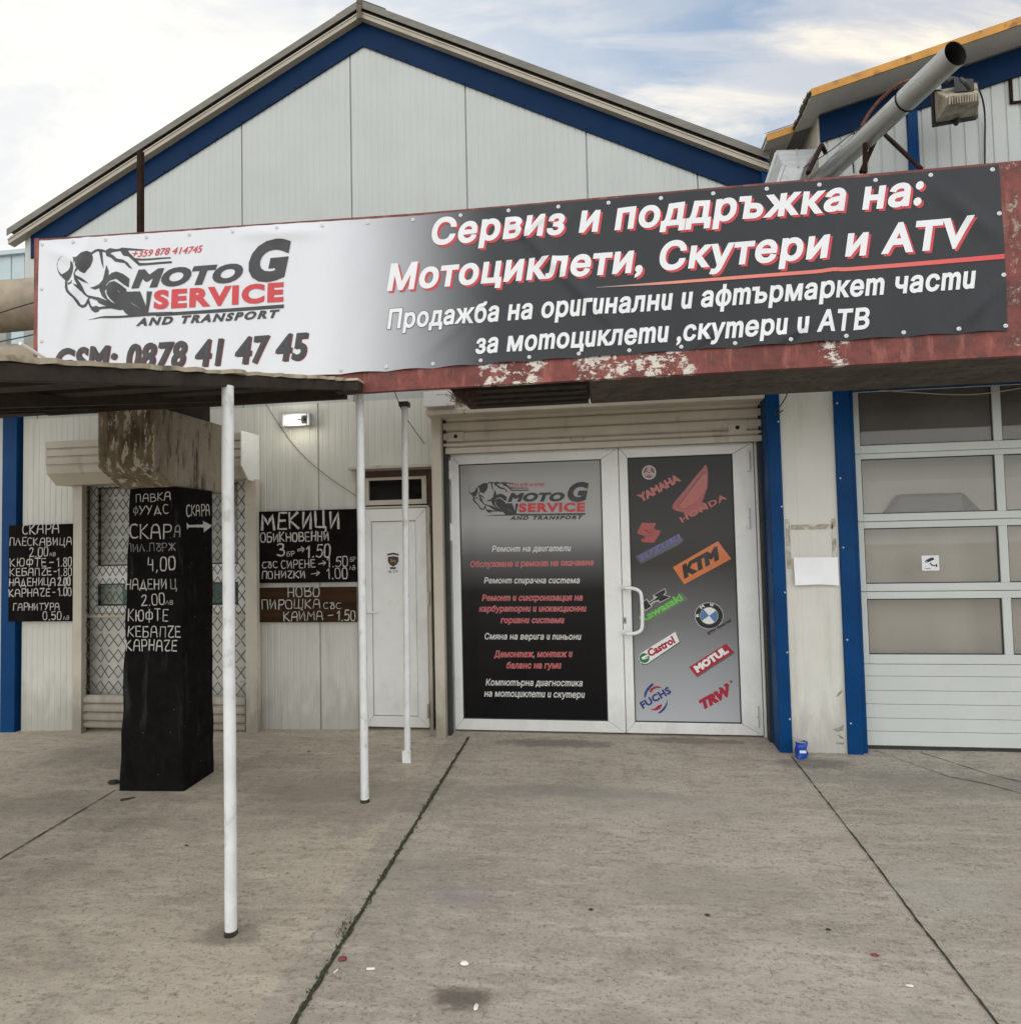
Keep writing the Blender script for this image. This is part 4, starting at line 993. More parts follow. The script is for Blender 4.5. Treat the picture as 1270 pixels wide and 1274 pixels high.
ztop_pts = [(-3.40,3.212),(-.99,3.146),(.39,3.133),(1.90,3.121),(3.2,3.112)]
def ztop(x): return float(np.interp(x, [p[0] for p in ztop_pts], [p[1] for p in ztop_pts]))
def zbot(x): return float(np.interp(x, [-3.3,-1.53,.43,1.9,3.2], [2.285,2.296,2.311,2.313,2.314]))
BX0, BX1 = at(49,380,YB).x, .5*(at(1241,207,YB).x+at(1253,410,YB).x)
sf = thing('sign_frame', 'long red painted steel frame carrying the banner, rusty with flaked white patches', 'sign frame', (0, YB, zf0))
mb = MB(); fx0, fx1 = at(43,380,YB).x, 4.4
xsx = np.linspace(fx0, fx1, 24)
xsx = sorted(set([float(v) for v in xsx])|{-1.40})
for a, c_ in zip(xsx, xsx[1:]):
    zf_, zf0_ = zf0, zf0
    if c_ < -1.39: zf0_ = 2.272
    mb.hexa([(a,YB,zf0_),(c_,YB,zf0_),(c_,YB,ztop(c_)+.012),(a,YB,ztop(a)+.012)], [(a,YB+.03,zf0_),(c_,YB+.03,zf0_),(c_,YB+.03,ztop(c_)+.012),(a,YB+.03,ztop(a)+.012)])
mb.build('back_plate', M['redpaint'], sf)
mb = MB(); mb.box(-1.40, fx1, YB-.008, YB+.03, zf0-.014, zf0-.001); mb.box(fx0,fx0+.03, YB-.006, YB-.001, 2.272, ztop(fx0)+.014); mb.build('angle_lip', M['redpaint'], sf)
mb = MB(); mb.box(-3.28, -1.41, YB+.045, YB+.075, zf0-.03, 2.34); mb.build('rear_board', M['darkwood'], sf)
q0 = at(177,190,YB+.06); mb = MB(); mb.box(q0.x-.014, q0.x+.014, YB+.032, YB+.06, 2.4, q0.z); mb.build('stub_post', M['rust'], sf)
# back struts that carry the plate on the beam, seen above its top edge
mb = MB()
def strut(pa, Ya, pb, Yb_, w=.028): mb.bar(at(*pa,Ya), at(*pb,Yb_), w, w)
strut((1076,215),-.9,(1076,178),-.9,.02); strut((1071,214),-.85,(1093,165),-.6,.018); strut((1090,157),-.55,(1146,210),-1.1,.016); strut((1005,215),-1.0,(1022,180),-.6,.02); strut((1022,180),-.6,(1027,190),-.5,.02)
mb.each('back_strut', M['rust'], sf)

# ------------------------------------------------------------------ banner
folds = []
def fold(p, q, w, a):
    P_, Q_ = Vector(xz(*p,YB)), Vector(xz(*q,YB)); folds.append((P_, Q_, w*1.15, a*1.5))
fold((1040,215),(1030,420),.034,.010); fold((620,258),(770,412),.030,.012); fold((690,262),(640,300),.02,.006)
fold((110,300),(80,420),.035,.014); fold((150,330),(120,440),.05,.012); fold((300,292),(400,290),.03,.008); fold((430,300),(425,465),.06,.010)
fold((530,440),(600,380),.03,.006); fold((860,432),(900,405),.02,.006); fold((1150,225),(1245,300),.04,.008); fold((60,310),(110,330),.03,.007); fold((960,430),(1010,400),.02,.006)
fold((715,250),(700,300),.02,.005); fold((1195,405),(1245,350),.03,.007)
topx = [53.7,92.5,133,183,236,290,345.5,401,457,513.5,572.8,632.7,694.4,756.8,822,887,953.7,1019.5,1090,1158.5,1235.4]
botx = [425,480.6,538.5,598,658.4,720,782.8,847.6,914.5,983.5,1052.8,1124.5,1193,1251.4]
EX = [at(px,250,YB).x for px in topx]; EB = [at(px,440,YB).x for px in botx]
EB = [EX[0]+.02+i*.26 for i in range(6)]+EB
def wrin(x, z):
    d = .010+.0025*math.sin(x*5.1+1.3*z)+.002*math.sin(x*2.3-z*4+1)
    P_ = Vector((x, z))
    for a, b_, w, am in folds:
        ab = b_-a; t = max(0, min(1, (P_-a).dot(ab)/ab.length_squared)); r = (P_-(a+ab*t)).length
        if r < 3.2*w: d += am*math.exp(-(r/w)**2)*math.sin(math.pi*min(1, max(0.0, .1+.8*t)))
    tz = (z-zbot(x))/(ztop(x)-zbot(x))
    for arr, e in ((EX, 1-tz), (EB, tz)):                 # puckers running in from each eyelet
        if 0 <= e < .35:
            k = min(abs(x-v) for v in arr); d += (.0055*math.cos(min(k,.13)/.13*math.pi)*-1)*(1-e/.35)
    return d
def edge_sag(x, arr):
    lo = max([v for v in arr if v <= x], default=None); hi = min([v for v in arr if v > x], default=None)
    if lo is None or hi is None: return 0
    t = (x-lo)/(hi-lo); return .006*4*t*(1-t)
def bplane(a, b_, l): return (a, YB-wrin(a, b_)-l, b_)
bn = thing('banner', 'long printed shop banner with eyelets, white at left and charcoal at right', 'banner', (0, YB, 2.3))
mb = MB(); nx, nz = 400, 64; vs = []
for j in range(nz+1):
    for i in range(nx+1):
        x = BX0+(BX1-BX0)*i/nx; t = j/nz
        if i == nx: x += (.5-t)*.0
        z0, z1 = zbot(x)+edge_sag(x,EB), ztop(x)-edge_sag(x,EX)
        z = z0+(z1-z0)*t; vs.append(bplane(x, z, 0))
mb.add(vs, [(j*(nx+1)+i, j*(nx+1)+i+1, (j+1)*(nx+1)+i+1, (j+1)*(nx+1)+i) for j in range(nz) for i in range(nx)])
mb.build('printed_sheet', M['banner'], bn, smooth=True, recalc=False)
def drape(name, flat, mat, parent, step=.024):            # cut flat lettering finely so it follows the cloth
    for (v0, v1, f0, f1) in flat.parts:
        m_ = MB(); m_.add(flat.v[v0:v1], [tuple(i-v0 for i in f) for f in flat.f[f0:f1]]); drape1(name, m_, mat, parent, step)
def drape1(name, flat, mat, parent, step):
    bm = bmesh.new(); vs = [bm.verts.new(v) for v in flat.v]
    for f in flat.f:
        try: bm.faces.new([vs[i] for i in f])
        except ValueError: pass
    for ax in (0, 2):
        c_ = [v.co[ax] for v in bm.verts]; a = math.floor(min(c_)/step)*step+step
        while a < max(c_):
            no = Vector((1,0,0)) if ax == 0 else Vector((0,0,1)); co = no*a
            bmesh.ops.bisect_plane(bm, geom=bm.verts[:]+bm.edges[:]+bm.faces[:], plane_co=co, plane_no=no, dist=1e-6); a += step
    off = Vector(parent['_o'])
    for v in bm.verts: v.co = Vector(bplane(v.co.x, v.co.z, v.co.y))-off
    bmesh.ops.triangulate(bm, faces=[f for f in bm.faces if len(f.verts) > 4])
    me = bpy.data.meshes.new(name); bm.to_mesh(me); bm.free(); me.materials.append(mat)
    o = bpy.data.objects.new(name, me); COL.objects.link(o); o.parent = parent; o['_o'] = tuple(off); return o
flatp = lambda a, b_, l: (a, l, b_)
ital = str.maketrans({'т': 'm', 'и': 'u', 'п': 'n'})
def btext(s, p0, p1, cap, mat, lift, bold, shear, space=1.0, extra=0, shift=(0,0), name='lettering', res=4):
    f = MB(); a, c_ = xz(*p0,YB), xz(*p1,YB); k = (xz(p0[0], p0[1]-cap, YB)[1]-a[1])
    text_on(f, s, a, c_, k, lift, flatp, bold, shear, res, space, extra, *shift)
    return drape(name, f, M[mat], bn)
for s, p0, p1, cap in (('Сервиз и поддръжка на:', (538,306.5), (1149,255.5), 34), ('Мотоциклети, Скутери и ATV', (482,363), (1211,308.5), 34)):
    btext(s, p0, p1, cap, 'red_print', .0012, .036, .17, 1.10, 0, (.0110,-.0110), 'lettering_shadow')
    btext(s, p0, p1, cap, 'white_print', .0030, .036, .17, 1.10)
for s, p0, p1, cap in (('Продажба на оригинални и афтърмаркет части', (482.5,410.3), (1213,359.5), 25), ('за мотоциклети ,скутери и АТВ', (592,441), (1081,410.2), 25)):
    s = s.translate(ital)
    btext(s, p0, p1, cap, 'black_print', .0012, .032, .17, 1.07, .022, (0,0), 'lettering_outline')
    btext(s, p0, p1, cap, 'white_print', .0030, .032, .17, 1.07)
M['red_dull'] = mk('wine_red_print', (.13,.03,.035), .45, var=.04)
btext('GSM: 0878 41 47 45', (70,467), (384.5,448.3), 32, 'red_dull', .0012, .036, .19, 1.1, 0, (.010,-.005), 'lettering_shadow')
btext('GSM: 0878 41 47 45', (70,467), (384.5,448.3), 32, 'black_print', .0030, .036, .19, 1.1)
# red underline fading in from white
f = MB(); pts = [(742,358.5),(820,353.2),(920,346),(1020,338.5),(1120,330.6),(1247,320.4)]
vs = []
for i, (px, py) in enumerate(pts):
    h = [.3,1.6,2.1,2.3,2.6,3.0][i]
    for s_ in (-1,1): q = xz(px, py+h*s_, YB); vs.append((q[0], .0030, q[1]))
f.add(vs, [(2*i,2*i+2,2*i+3,2*i+1) for i in range(len(pts)-1)])
mt, t, b, L = nodes_mat('red_line_print'); g = G(t); x_, y_, z_ = g.xyz()
c = g.mix(g.lin(x_, at(742,358,YB).x, at(840,352,YB).x), (.25,.24,.24), (.70,.24,.18)); c = g.mix(g.lin(x_, at(840,352,YB).x, at(1247,320,YB).x), c, (.62,.05,.06))
L.new(c, b.inputs['Base Color']); b.inputs['Roughness'].default_value = .45; M['redline'] = mt
drape('red_underline', f, M['redline'], bn)

# the rider emblem, traced in crop coordinates (8.467 per photo pixel, from 65,300)
EC = lambda pts: [(65+x/8.467, 300+y/8.467) for x, y in pts]
emblem_dark = [
 [(150,163),(110,185),(78,225),(70,275),(85,325),(118,362),(150,345),(190,318),(212,280),(222,225),(242,245),(252,290),(245,345),(225,395),(190,430),(150,410),(105,365),(92,345),(78,300),(74,255),(90,212),(120,183)],
 [(245,178),(262,190),(300,183),(340,145),(395,122),(430,132),(447,175),(447,215),(425,275),(368,348),(335,335),(318,310),(280,352),(292,400),(325,455),(345,500),(358,540),(385,575),(420,590),(470,600),(425,608),(395,595),(362,572),(340,545),(315,520),(268,470),(300,480),(310,478),(285,425),(272,360),(285,325),(303,300),(285,270),(287,215),(262,240),(262,205)],
 [(432,142),(465,108),(500,93),(545,97),(580,110),(570,120),(530,112),(490,112),(455,135),(440,150)],
 [(512,112),(540,112),(545,180),(560,300),(540,240),(525,170)],
 [(578,122),(590,98),(625,84),(665,92),(700,98),(740,92),(755,84),(850,90),(1000,92),(940,102),(815,105),(830,135),(935,240),(1000,240),(1270,222),(1270,236),(930,262),(900,235),(828,170),(775,160),(742,112),(690,116),(650,122),(618,140),(660,160),(705,200),(770,210),(815,240),(862,300),(830,285),(790,240),(740,235),(690,225),(640,180),(590,160)],
 [(880,188),(960,195),(1260,180),(1260,187),(960,207),(900,207)],
 [(160,420),(178,440),(188,500),(205,530),(262,590),(300,640),(320,680),(350,685),(370,672),(400,615),(415,605),(400,655),(375,695),(340,708),(305,690),(262,610),(180,540),(160,495)],
 [(190,450),(225,455),(255,430),(245,460),(220,468),(200,465)],
 [(285,375),(340,405),(405,455),(350,435),(300,405)],
 [(590,265),(618,330),(620,385),(660,352),(710,340),(770,360),(830,405),(822,490),(780,465),(710,408),(640,430),(600,470),(585,540),(620,620),(655,655),(720,690),(790,715),(740,732),(660,720),(535,735),(520,755),(480,760),(440,735),(415,690),(400,650),(412,640),(425,685),(450,705),(490,695),(530,712),(620,705),(585,690),(520,660),(505,635),(440,610),(390,590),(420,588),(520,608),(630,650),(560,590),(530,530),(525,500),(470,515),(425,500),(470,490),(520,465),(560,420),(575,350)],
 [(588,540),(600,500),(640,455),(690,440),(740,470),(800,520),(790,530),(745,480),(700,490),(725,550),(790,610),(870,680),(975,735),(900,715),(820,660),(775,640),(720,655),(770,715),(720,690),(650,620),(620,570),(610,540),(640,590),(700,650),(710,655),(640,580),(615,530),(650,480),(690,470),(660,470),(620,505)],
 [(700,490),(760,490),(805,545),(940,540),(970,615),(1005,700),(1015,540),(1062,540),(1022,760),(1000,778),(830,790),(790,760),(720,660),(775,640),(790,612),(870,680),(980,735),(880,670),(770,590)],
 [(385,838),(600,810),(830,790),(1020,762),(1270,752),(1270,772),(1020,790),(830,805),(600,822)],
]
L2 = [[xz(*p,YB) for p in EC(q)] for q in emblem_dark]
def f_polys(polys, lift): 
    mbs = MB(); k = 0
    for q in polys:
        vs, fs = fill([[Vector(v) for v in q]]); mbs.add([(v.x, lift+k*.00012, v.y) for v in vs], fs); k += 1
    return mbs
M['ink'] = mk('charcoal_print', (.034,.036,.037), .45, var=.08)
LOGO = [('poly', L2, 'black_print')]
def ltx(s, p0, p1, capx, bold, shear, space, mat, name): LOGO.append(('text', s, xz(*p0,YB), xz(*p1,YB), xz(p0[0],p0[1]-capx,YB)[1]-xz(*p0,YB)[1], bold, shear, space, mat, name))
ltx('MOTO', (165.5,360), (303.5,351.5), 23, .062, .26, 1.07, 'black_print', 'lettering')
ltx('G', (311,353), (364,348.5), 51, .055, .22, 1.0, 'black_print', 'lettering')
ltx('SERVICE', (192.7,385.6), (354,376), 23.5, .054, .02, 1.16, 'red_print', 'lettering')
ltx('AND TRANSPORT', (171,406.6), (349.5,395.8), 9.8, .055, .30, 1.34, 'black_print', 'lettering')
ltx('+359 878 414745', (167,321), (254,314.5), 8.3, .012, .34, 1.0, 'red_print', 'lettering')
LOGO.append(('poly', [[xz(*p,YB) for p in ((196,390.6),(354,379.8),(354,383.6),(196,393.8))]], 'black_print'))
def logo(parent, T, lifts, plane, draped):
    for it in LOGO:
        if it[0] == 'poly':
            mbs = MB(); k = 0
            for q in it[1]:
                vs, fs = fill(fatten([[Vector(v) for v in q]], .0022)); mbs.add([plane(*T((v.x, v.y)), lifts+k*.0001) for v in vs], fs); k += 1
            nm, mat = 'emblem', it[2]
        else:
            _, s, p0, p1, cap, bold, shear, space, mat, nm = it
            a, c_ = Vector(T(p0)), Vector(T(p1)); q = Vector(T((p0[0], p0[1]+cap)))
            mbs = MB(); text_on(mbs, s, a, c_, (q-a).length, lifts+.0016, plane, bold, shear, 4, space)
        if draped: drape(nm, mbs, M[mat], parent)
        else: mbs.build(nm, M[mat], parent, recalc=False)
logo(bn, lambda v: v, .0012, flatp, True)
ey = None
def eyelet(x, z):
    global ey
    if ey is None:
        mb = MB(); mb.lathe((0,0,0), [(.0105,.001),(.0105,-.002),(.0085,-.0035),(.0045,-.0035),(.004,-.0015)], n=14)
        ey = mb.build('eyelet', M['eyelet'], None, smooth=True); o = ey
    else:
        o = ey.copy(); COL.objects.link(o)
    o.parent = bn; o.location = Vector((x, YB-wrin(x,z)-.001, z))-Vector(bn['_o'])
for x in EX: eyelet(x, ztop(x)-.024)
for x in EB: eyelet(x, zbot(x)+.024)
for px, py in ((1241,267),(1246,343.5)): q = at(px,py,YB); eyelet(q.x, q.z)
for py in (360,425): q = at(53.7,py,YB); eyelet(q.x, q.z)

# ------------------------------------------------------------------ black painted pillar and its bracket
mb = MB(); pt = thing('pillar', 'black painted concrete pillar with chalked price list and pale bracket on top', 'pillar', (-2.74, -.9, -.1))
pzt = 1.735
fL0, fR0 = at(148,978,-1.12).x, at(227.5,978,-1.12).x; fL1, fR1 = at(161,612,-1.12).x, at(229,605,-1.12).x
fR = .5*(fR0+fR1); yb = atX(265.5,800,fR).y
bl = [(fL0,-1.12,-.14),(fR,-1.12,-.14),(fR+.0,yb,-.14),(fL0,yb,-.14)]; tl = [(fL1,-1.12,pzt),(fR,-1.12,pzt),(fR,yb,pzt),(fL1,yb,pzt)]
n = 14; vs = []
for k in range(n+1):
    t = k/n
    for a, c_ in zip(bl, tl):
        p = Vector(a).lerp(Vector(c_), t); p += Vector((random.uniform(-.006,.006) if 0 < k < n else 0, random.uniform(-.003,.003), 0)); vs.append(p)
mb.add(vs, [(0,1,2,3)]+[(k*4+i, k*4+(i+1)%4, k*4+4+(i+1)%4, k*4+4+i) for k in range(n) for i in range(4)]+[(n*4+3,n*4+2,n*4+1,n*4)])
mb.build('shaft', M['black_paint'], pt, bevel=.008)
cxl, cxr = at(121,540,-1.3).x, at(191,540,-1.3).x
cz0, cz1 = at(191,579,-1.3).z, at(191,504,-1.3).z
cx0, cx1 = fL1-.005, fR-.055
ycb = atX(284,565,cxr).y
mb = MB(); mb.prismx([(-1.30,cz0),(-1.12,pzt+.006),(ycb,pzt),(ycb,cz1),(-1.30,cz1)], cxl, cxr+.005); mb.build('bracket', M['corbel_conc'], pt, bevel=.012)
mb = MB(); mb.box(cxl+.03, cxr-.02, -1.22, -.72, cz1+.002, zf0+.12); 
mb.build('bracket_pad', M['darkwood'], pt)
def chl(parent, rows, plane, Y, mat='chalk', lift=.004, wt=.14, conv=None):
    f = MB()
    for r in rows:
        s, p0, p1, cap = r[:4]; w = r[4] if len(r) > 4 else wt
        a, c_ = (xz(*p0,Y), xz(*p1,Y)) if conv is None else (conv(*p0), conv(*p1))
        k = abs((xz(p0[0],p0[1]-cap,Y) if conv is None else conv(p0[0],p0[1]-cap))[1]-a[1])
        chalk(f, s, a, c_, k, lift, plane, w)
    return f.build('chalk_lettering', M[mat], parent, recalc=False)
chl(pt, [('ПАВКА',(170,625.3),(213,622),9.5),('УУДС',(174,640.3),(210.4,638.8),10.5),('СКАР',(162.5,670),(213,669),17,.11),('4,00',(185,710),(218.6,709.3),16,.11),
  ('НАДЕНИ',(157,732.8),(208,732.8),12.5,.12),('2.00',(177,753.5),(206,752),13.5,.12),('ЛВ',(207,752),(216,752),5),('КЮФТЕ',(160,772.5),(209.5,772.5),14,.12),('КЕБАПЧЕ',(159.5,791.8),(225.5,793),13,.12),('КАРНАЧЕ',(157.7,809.5),(220.4,809.5),13,.12)], planeY(-1.12), -1.12, lift=.006)
chl(pt, [('Ф',(166.5,640.6),(172.5,640.6),10),('А',(217.5,668),(225,668),14),('ПИЛ.ПЪРЖ',(158.5,686.7),(219.5,685),9.5),('Ц',(213,732.8),(221,732.8),12)], planeY(-1.12), -1.12, 'chalk_dim', lift=.006)
cvX = lambda px, py: (lambda p: (p.y, p.z))(atX(px, py, fR))
chl(pt, [('СКАРА',(231,642.5),(260,641.5),14)], planeX(fR), None, lift=.006, conv=cvX)
mb = MB()
A = [(231,650),(234,653.2),(252,652.6),(251,648),(263,654),(252.5,662.5),(252.5,656.3),(234,656),(231.5,659)]
poly_on(mb, [cvX(*p) for p in A], .006, planeX(fR)); mb.build('chalk_arrow', M['chalk'], pt, recalc=False)

# ------------------------------------------------------------------ price boards
def board(name, label, c4, Y, mat, rows, dim=()):
    t_ = thing(name, label, 'price board', at(c4[0],c4[3],Y))
    a, c_ = at(c4[0],c4[3],Y), at(c4[2],c4[1],Y)
    mb = MB(); mb.box(a.x,c_.x,Y,Y+.014,a.z,c_.z); mb.build('board_panel', M[mat], t_, bevel=.002)
    chl(t_, rows, planeY(Y), Y, lift=.002)
    return t_
Ybd = -.045
bl_ = board('price_board', 'tall black board chalked with grill prices, left of the barred window', (10,651.5,91,773.5), Ybd, 'board',
 [('СКАРА',(28.3,665),(73.6,662.6),11.5),('ПЛЕСКАВИЦА',(12.1,678.6),(90,678),9.5),('2.00',(37,692.8),(60,692),11),('ЛВ',(62,691.8),(69,691.6),4.5),('КЮФТЕ',(12.6,704.8),(57.7,704.5),10),('-',(61.5,704),(68,704),9),('1.80',(71.5,704.8),(89.3,704.5),11),
  ('КЕБАПЧЕ',(12.4,716.5),(64.2,715.4),9),('-',(66.5,715.5),(70,715.5),9),('1.80',(72,716.5),(89.3,716.5),9.5),('НАДЕНИЦА',(11.6,729),(69,728.3),9.2),('2.00',(72.6,728.6),(87.7,728.3),9.5,.2),('КАРНАЧЕ',(11.3,742.5),(62.4,741.3),9.2),('-',(65,742),(69,742),9),('1.00',(73,741.5),(89,740.7),10.5),
  ('ГАРНИТУРА',(16.5,759.5),(74.2,758.7),8.5),('0.50',(53.6,771.3),(76.6,771),9.8),('ЛВ',(79,771),(86,771),4.5)])
board('price_board', 'black board with big chalk heading, upper of two by the narrow white door', (320,633,443,725.7), Ybd, 'board',
 [('МЕКИЦИ',(326,658.7),(422.8,656.7),19.5,.17),('ОБИКНОВЕННИ',(324.6,674.7),(409.4,672.2),10.8,.16),('3',(345,692),(353.5,692),15.5),('БР',(357,692.4),(366.5,691.5),5.5),('=',(371,688),(380,686.5),8),('1.50',(381.6,693.7),(410.8,692.8),16,.11),
  ('СЪС',(326.3,706.7),(345.5,706),7.8,.16),('СИРЕНЕ',(350.3,707.4),(392,705.6),9.5,.15),('>',(397,705),(406.5,703.5),8),('1.50',(407.3,705.4),(433,704.7),12.5,.12),('БР',(436,698.5),(442.3,698),5),('ЛВ',(435,709),(442,708.6),5),
  ('ПОНИЧКИ',(326,720),(380,719),8.8,.16),('>',(387.5,718),(399,716.5),8),('1.00',(407.3,720.3),(432.5,719.5),13,.11)])
board('price_board', 'narrow brown board with chalk lettering under the black board', (321,730,443,774.5), Ybd, 'board_brown',
 [('НОВО',(358,742.8),(397.4,742),11.8,.12),('ПИРОШКА',(326.2,758),(398.7,757),11.2,.12),('СЪС',(402.5,757.5),(424.5,757),7.5,.14),('КАЙМА',(353,772.8),(402,771.7),11,.12),('-',(407,771),(415,770.8),10),('1.50',(419.4,772),(442.3,771.9),12.7,.11)])

# ------------------------------------------------------------------ print on the door leaves
YPn = Yd-.0035
pp = planeY(YPn)
# affine map of the banner emblem onto the left leaf
src = [xz(165.5,360,YB), xz(367,297,YB), xz(354,376,YB)]; dst = [xz(631.4,624.4,YPn), xz(735,599.5,YPn), xz(727.8,636.6,YPn)]
A_ = np.array([[s[0], s[1], 1] for s in src]); CX = np.linalg.solve(A_, np.array([d[0] for d in dst])); CZ = np.linalg.solve(A_, np.array([d[1] for d in dst]))
Taff = lambda v: (float(CX[0]*v[0]+CX[1]*v[1]+CX[2]), float(CZ[0]*v[0]+CZ[1]*v[1]+CZ[2]))
logo(leafL, Taff, .0004, pp, False)
def dtext(parent, rows, mat, bold, shear, lift, space=1.02, plane=pp, Y=YPn, extra=0, name='lettering'):
    f = MB()
    for s, p0, p1, cap in rows:
        a, c_ = xz(*p0,Y), xz(*p1,Y); k = (Vector(xz(p0[0], p0[1]-cap, Y))-Vector(a)).length
        text_on(f, s, a, c_, k, lift, plane, bold, shear, 2, space, extra)
    return f.each(name, M[mat], parent, recalc=False)
w_rows = [('Ремонт на двигатели',(612,686.6),(710.3,685.7),7.6),('Ремонт спирачна система',(602.2,725.9),(721.2,725.7),7.6),('Смяна на верига и пиньони',(602.9,795.6),(723,796),8),
  ('Компютърна диагностика',(604.3,853),(724.8,854),8.4),('на мотоциклети и скутери',(602.5,866.7),(727.5,868.5),8.4)]
r_rows = [('Обслужване и ремонт на окачване',(585.3,705.6),(738.4,703.3),7.4),('Ремонт и синхронизация на',(599.8,747.5),(724.8,747.1),7.6),('карбураторни и инжекционни',(596.2,761),(729.3,760.7),7.6),
  ('горивни системи',(623,775.2),(701.8,775.2),7.6),('Демонтаж, монтаж и',(614.7,817.7),(712,817.4),8),('баланс на гуми',(630.2,831.7),(698.2,831.7),8)]
conv = lambda rows: [(s.translate(ital), *r) for s, *r in rows]
M['white_dim'] = mk('grey_white_print', (.62,.62,.60), .3, var=.02)
dtext(leafL, conv(w_rows), 'white_dim', .016, .17, .0006)
M['pink_print'] = mk('pink_outline_print', (.62,.42,.42), .3, var=.02)
dtext(leafL, conv(r_rows), 'pink_print', .012, .17, .0004, extra=.018, name='lettering_outline')
dtext(leafL, conv(r_rows), 'red_print', .010, .17, .0008)

def pm(name, col, rough=.14): M[name] = mk(name, col, rough, var=.03); return name
pm('washed_red', (.33,.045,.035)); pm('washed_red_light', (.40,.085,.06)); pm('washed_red_dark', (.20,.025,.025)); pm('washed_violet', (.12,.10,.34)); pm('halo_violet', (.085,.085,.095))  # washed tones: glare on the glass is put into the colour
pm('print_orange', (.60,.17,.05)); pm('print_black', (.020,.020,.021)); pm('print_silver', (.42,.42,.41)); pm('print_green', (.14,.52,.09)); pm('halo_green', (.14,.18,.12))
pm('print_blue', (.09,.19,.38)); pm('print_white', (.74,.74,.73)); pm('oil_green', (.02,.17,.06)); pm('crimson', (.36,.02,.045)); pm('navy', (.035,.05,.20)); pm('halo_dark', (.11,.11,.115))
def C1(pts, ox, oy): return [xz(ox+x/9.0714, oy+y/9.0714, YPn) for x, y in pts]
c2 = lambda pts: C1(pts, 780, 560); c3 = lambda pts: C1(pts, 780, 670); c4 = lambda pts: C1(pts, 785, 780)
def ell(cx, cy, rx, ry, n=28, a0=0, a1=360): return [(cx+rx*math.cos(math.radians(a0+(a1-a0)*i/n)), cy+ry*math.sin(math.radians(a0+(a1-a0)*i/n))) for i in range(n if a1-a0 == 360 else n+1)]
def arcband(cx, cy, r0, r1, a0, a1, n=14): 
    o = ell(cx,cy,r1,r1,n,a0,a1); i = ell(cx,cy,r0,r0,n,a0,a1); return o+i[::-1]
def emb(parts, parent=leafR):
    """parts: (points in plane coords, material, lift)"""
    by = {}
    for pts, mat, lift in parts: by.setdefault(mat, MB()); poly_on(by[mat], pts, lift, pp)
    for mat, mbx in by.items(): mbx.build('emblem', M[mat], parent, recalc=False)
# tuning forks roundel
forks = [(ell(248,252,80,80), .0004, 'print_silver'), (ell(248,252,66,66), .0006, 'washed_red_dark')]
P_ = [(c2(p), m_, l) for p, l, m_ in forks]
for k in range(3):
    a = math.radians(-90+120*k); dx, dy = math.cos(a), math.sin(a); nx_, ny_ = -dy, dx
    for o in (-14,0,14):
        P_.append((c2([(248+dx*8+nx_*(o-4),252+dy*8+ny_*(o-4)),(248+dx*62+nx_*(o-4),252+dy*62+ny_*(o-4)),(248+dx*62+nx_*(o+4),252+dy*62+ny_*(o+4)),(248+dx*8+nx_*(o+4),252+dy*8+ny_*(o+4))]), 'print_silver', .0008+.00012*k+.00004*(o//14)))
emb(P_)
# wing
emb([(c2([(885,160),(850,210),(760,310),(660,440),(540,580),(512,625),(512,655),(545,682),(640,705),(655,745),(760,730),(830,690),(905,655),(890,600),(840,585),(868,540),(880,490),(905,430),(912,330),(912,240),(905,195)]), 'washed_red', .0004),
     (c2([(860,240),(790,330),(690,470),(575,620),(560,650),(600,660),(700,560),(800,440),(870,300),(895,230)]), 'washed_red_dark', .0006),
     (c2([(870,260),(800,350),(700,480),(590,625),(590,645),(650,655),(760,590),(850,500),(895,420),(900,300)]), 'washed_red_light', .0008)])
emb([(c2([(165,820),(325,825),(318,850),(300,878),(335,905),(375,905),(372,935),(340,990),(300,1045),(180,1040),(150,1012),(205,990),(185,962),(110,940),(130,890)]), 'washed_red', .0004),
     (c2([(180,900),(260,945),(300,940),(215,895)]), 'washed_red_dark', .0006), (c2([(190,975),(290,975),(300,965),(200,960)]), 'washed_red_dark', .0006)])
emb([(c3([(90,205),(560,-40),(640,10),(600,60),(160,290)]), 'halo_violet', .0003)])
emb([(c3([(515,325),(1025,30),(1175,230),(645,518)]), 'print_orange', .0004)])
emb([(c3([(158,722),(222,682),(250,712),(300,680),(290,640),(430,560),(445,615),(425,640),(492,652),(470,678),(372,725),(345,708),(285,738),(278,775),(205,822),(160,790)]), 'print_silver', .0003),
     (c3([(168,725),(218,692),(272,768),(205,808)]), 'print_black', .0005), (c3([(250,722),(310,690),(345,660),(300,640),(425,572),(432,610),(405,640),(478,658),(465,672),(372,714),(355,690),(290,712),(262,735)]), 'print_black', .0006)])
emb([(c3([(170,905),(615,615),(690,680),(200,985)]), 'halo_green', .0003)])
cx, cy = 925, 872
emb([(c3(ell(cx,cy,163,152)), 'print_silver', .0003), (c3(ell(cx,cy,155,144)), 'print_black', .0005), (c3(ell(cx,cy,104,97)), 'print_silver', .0007),
     (c3([(cx,cy)]+ell(cx,cy,98,91,10,-128,-38)), 'print_white', .0009), (c3([(cx,cy)]+ell(cx,cy,98,91,10,52,142)), 'print_white', .0009), (c3([(cx,cy)]+ell(cx,cy,98,91,10,-38,52)), 'print_blue', .0011), (c3([(cx,cy)]+ell(cx,cy,98,91,10,142,232)), 'print_blue', .0011)])
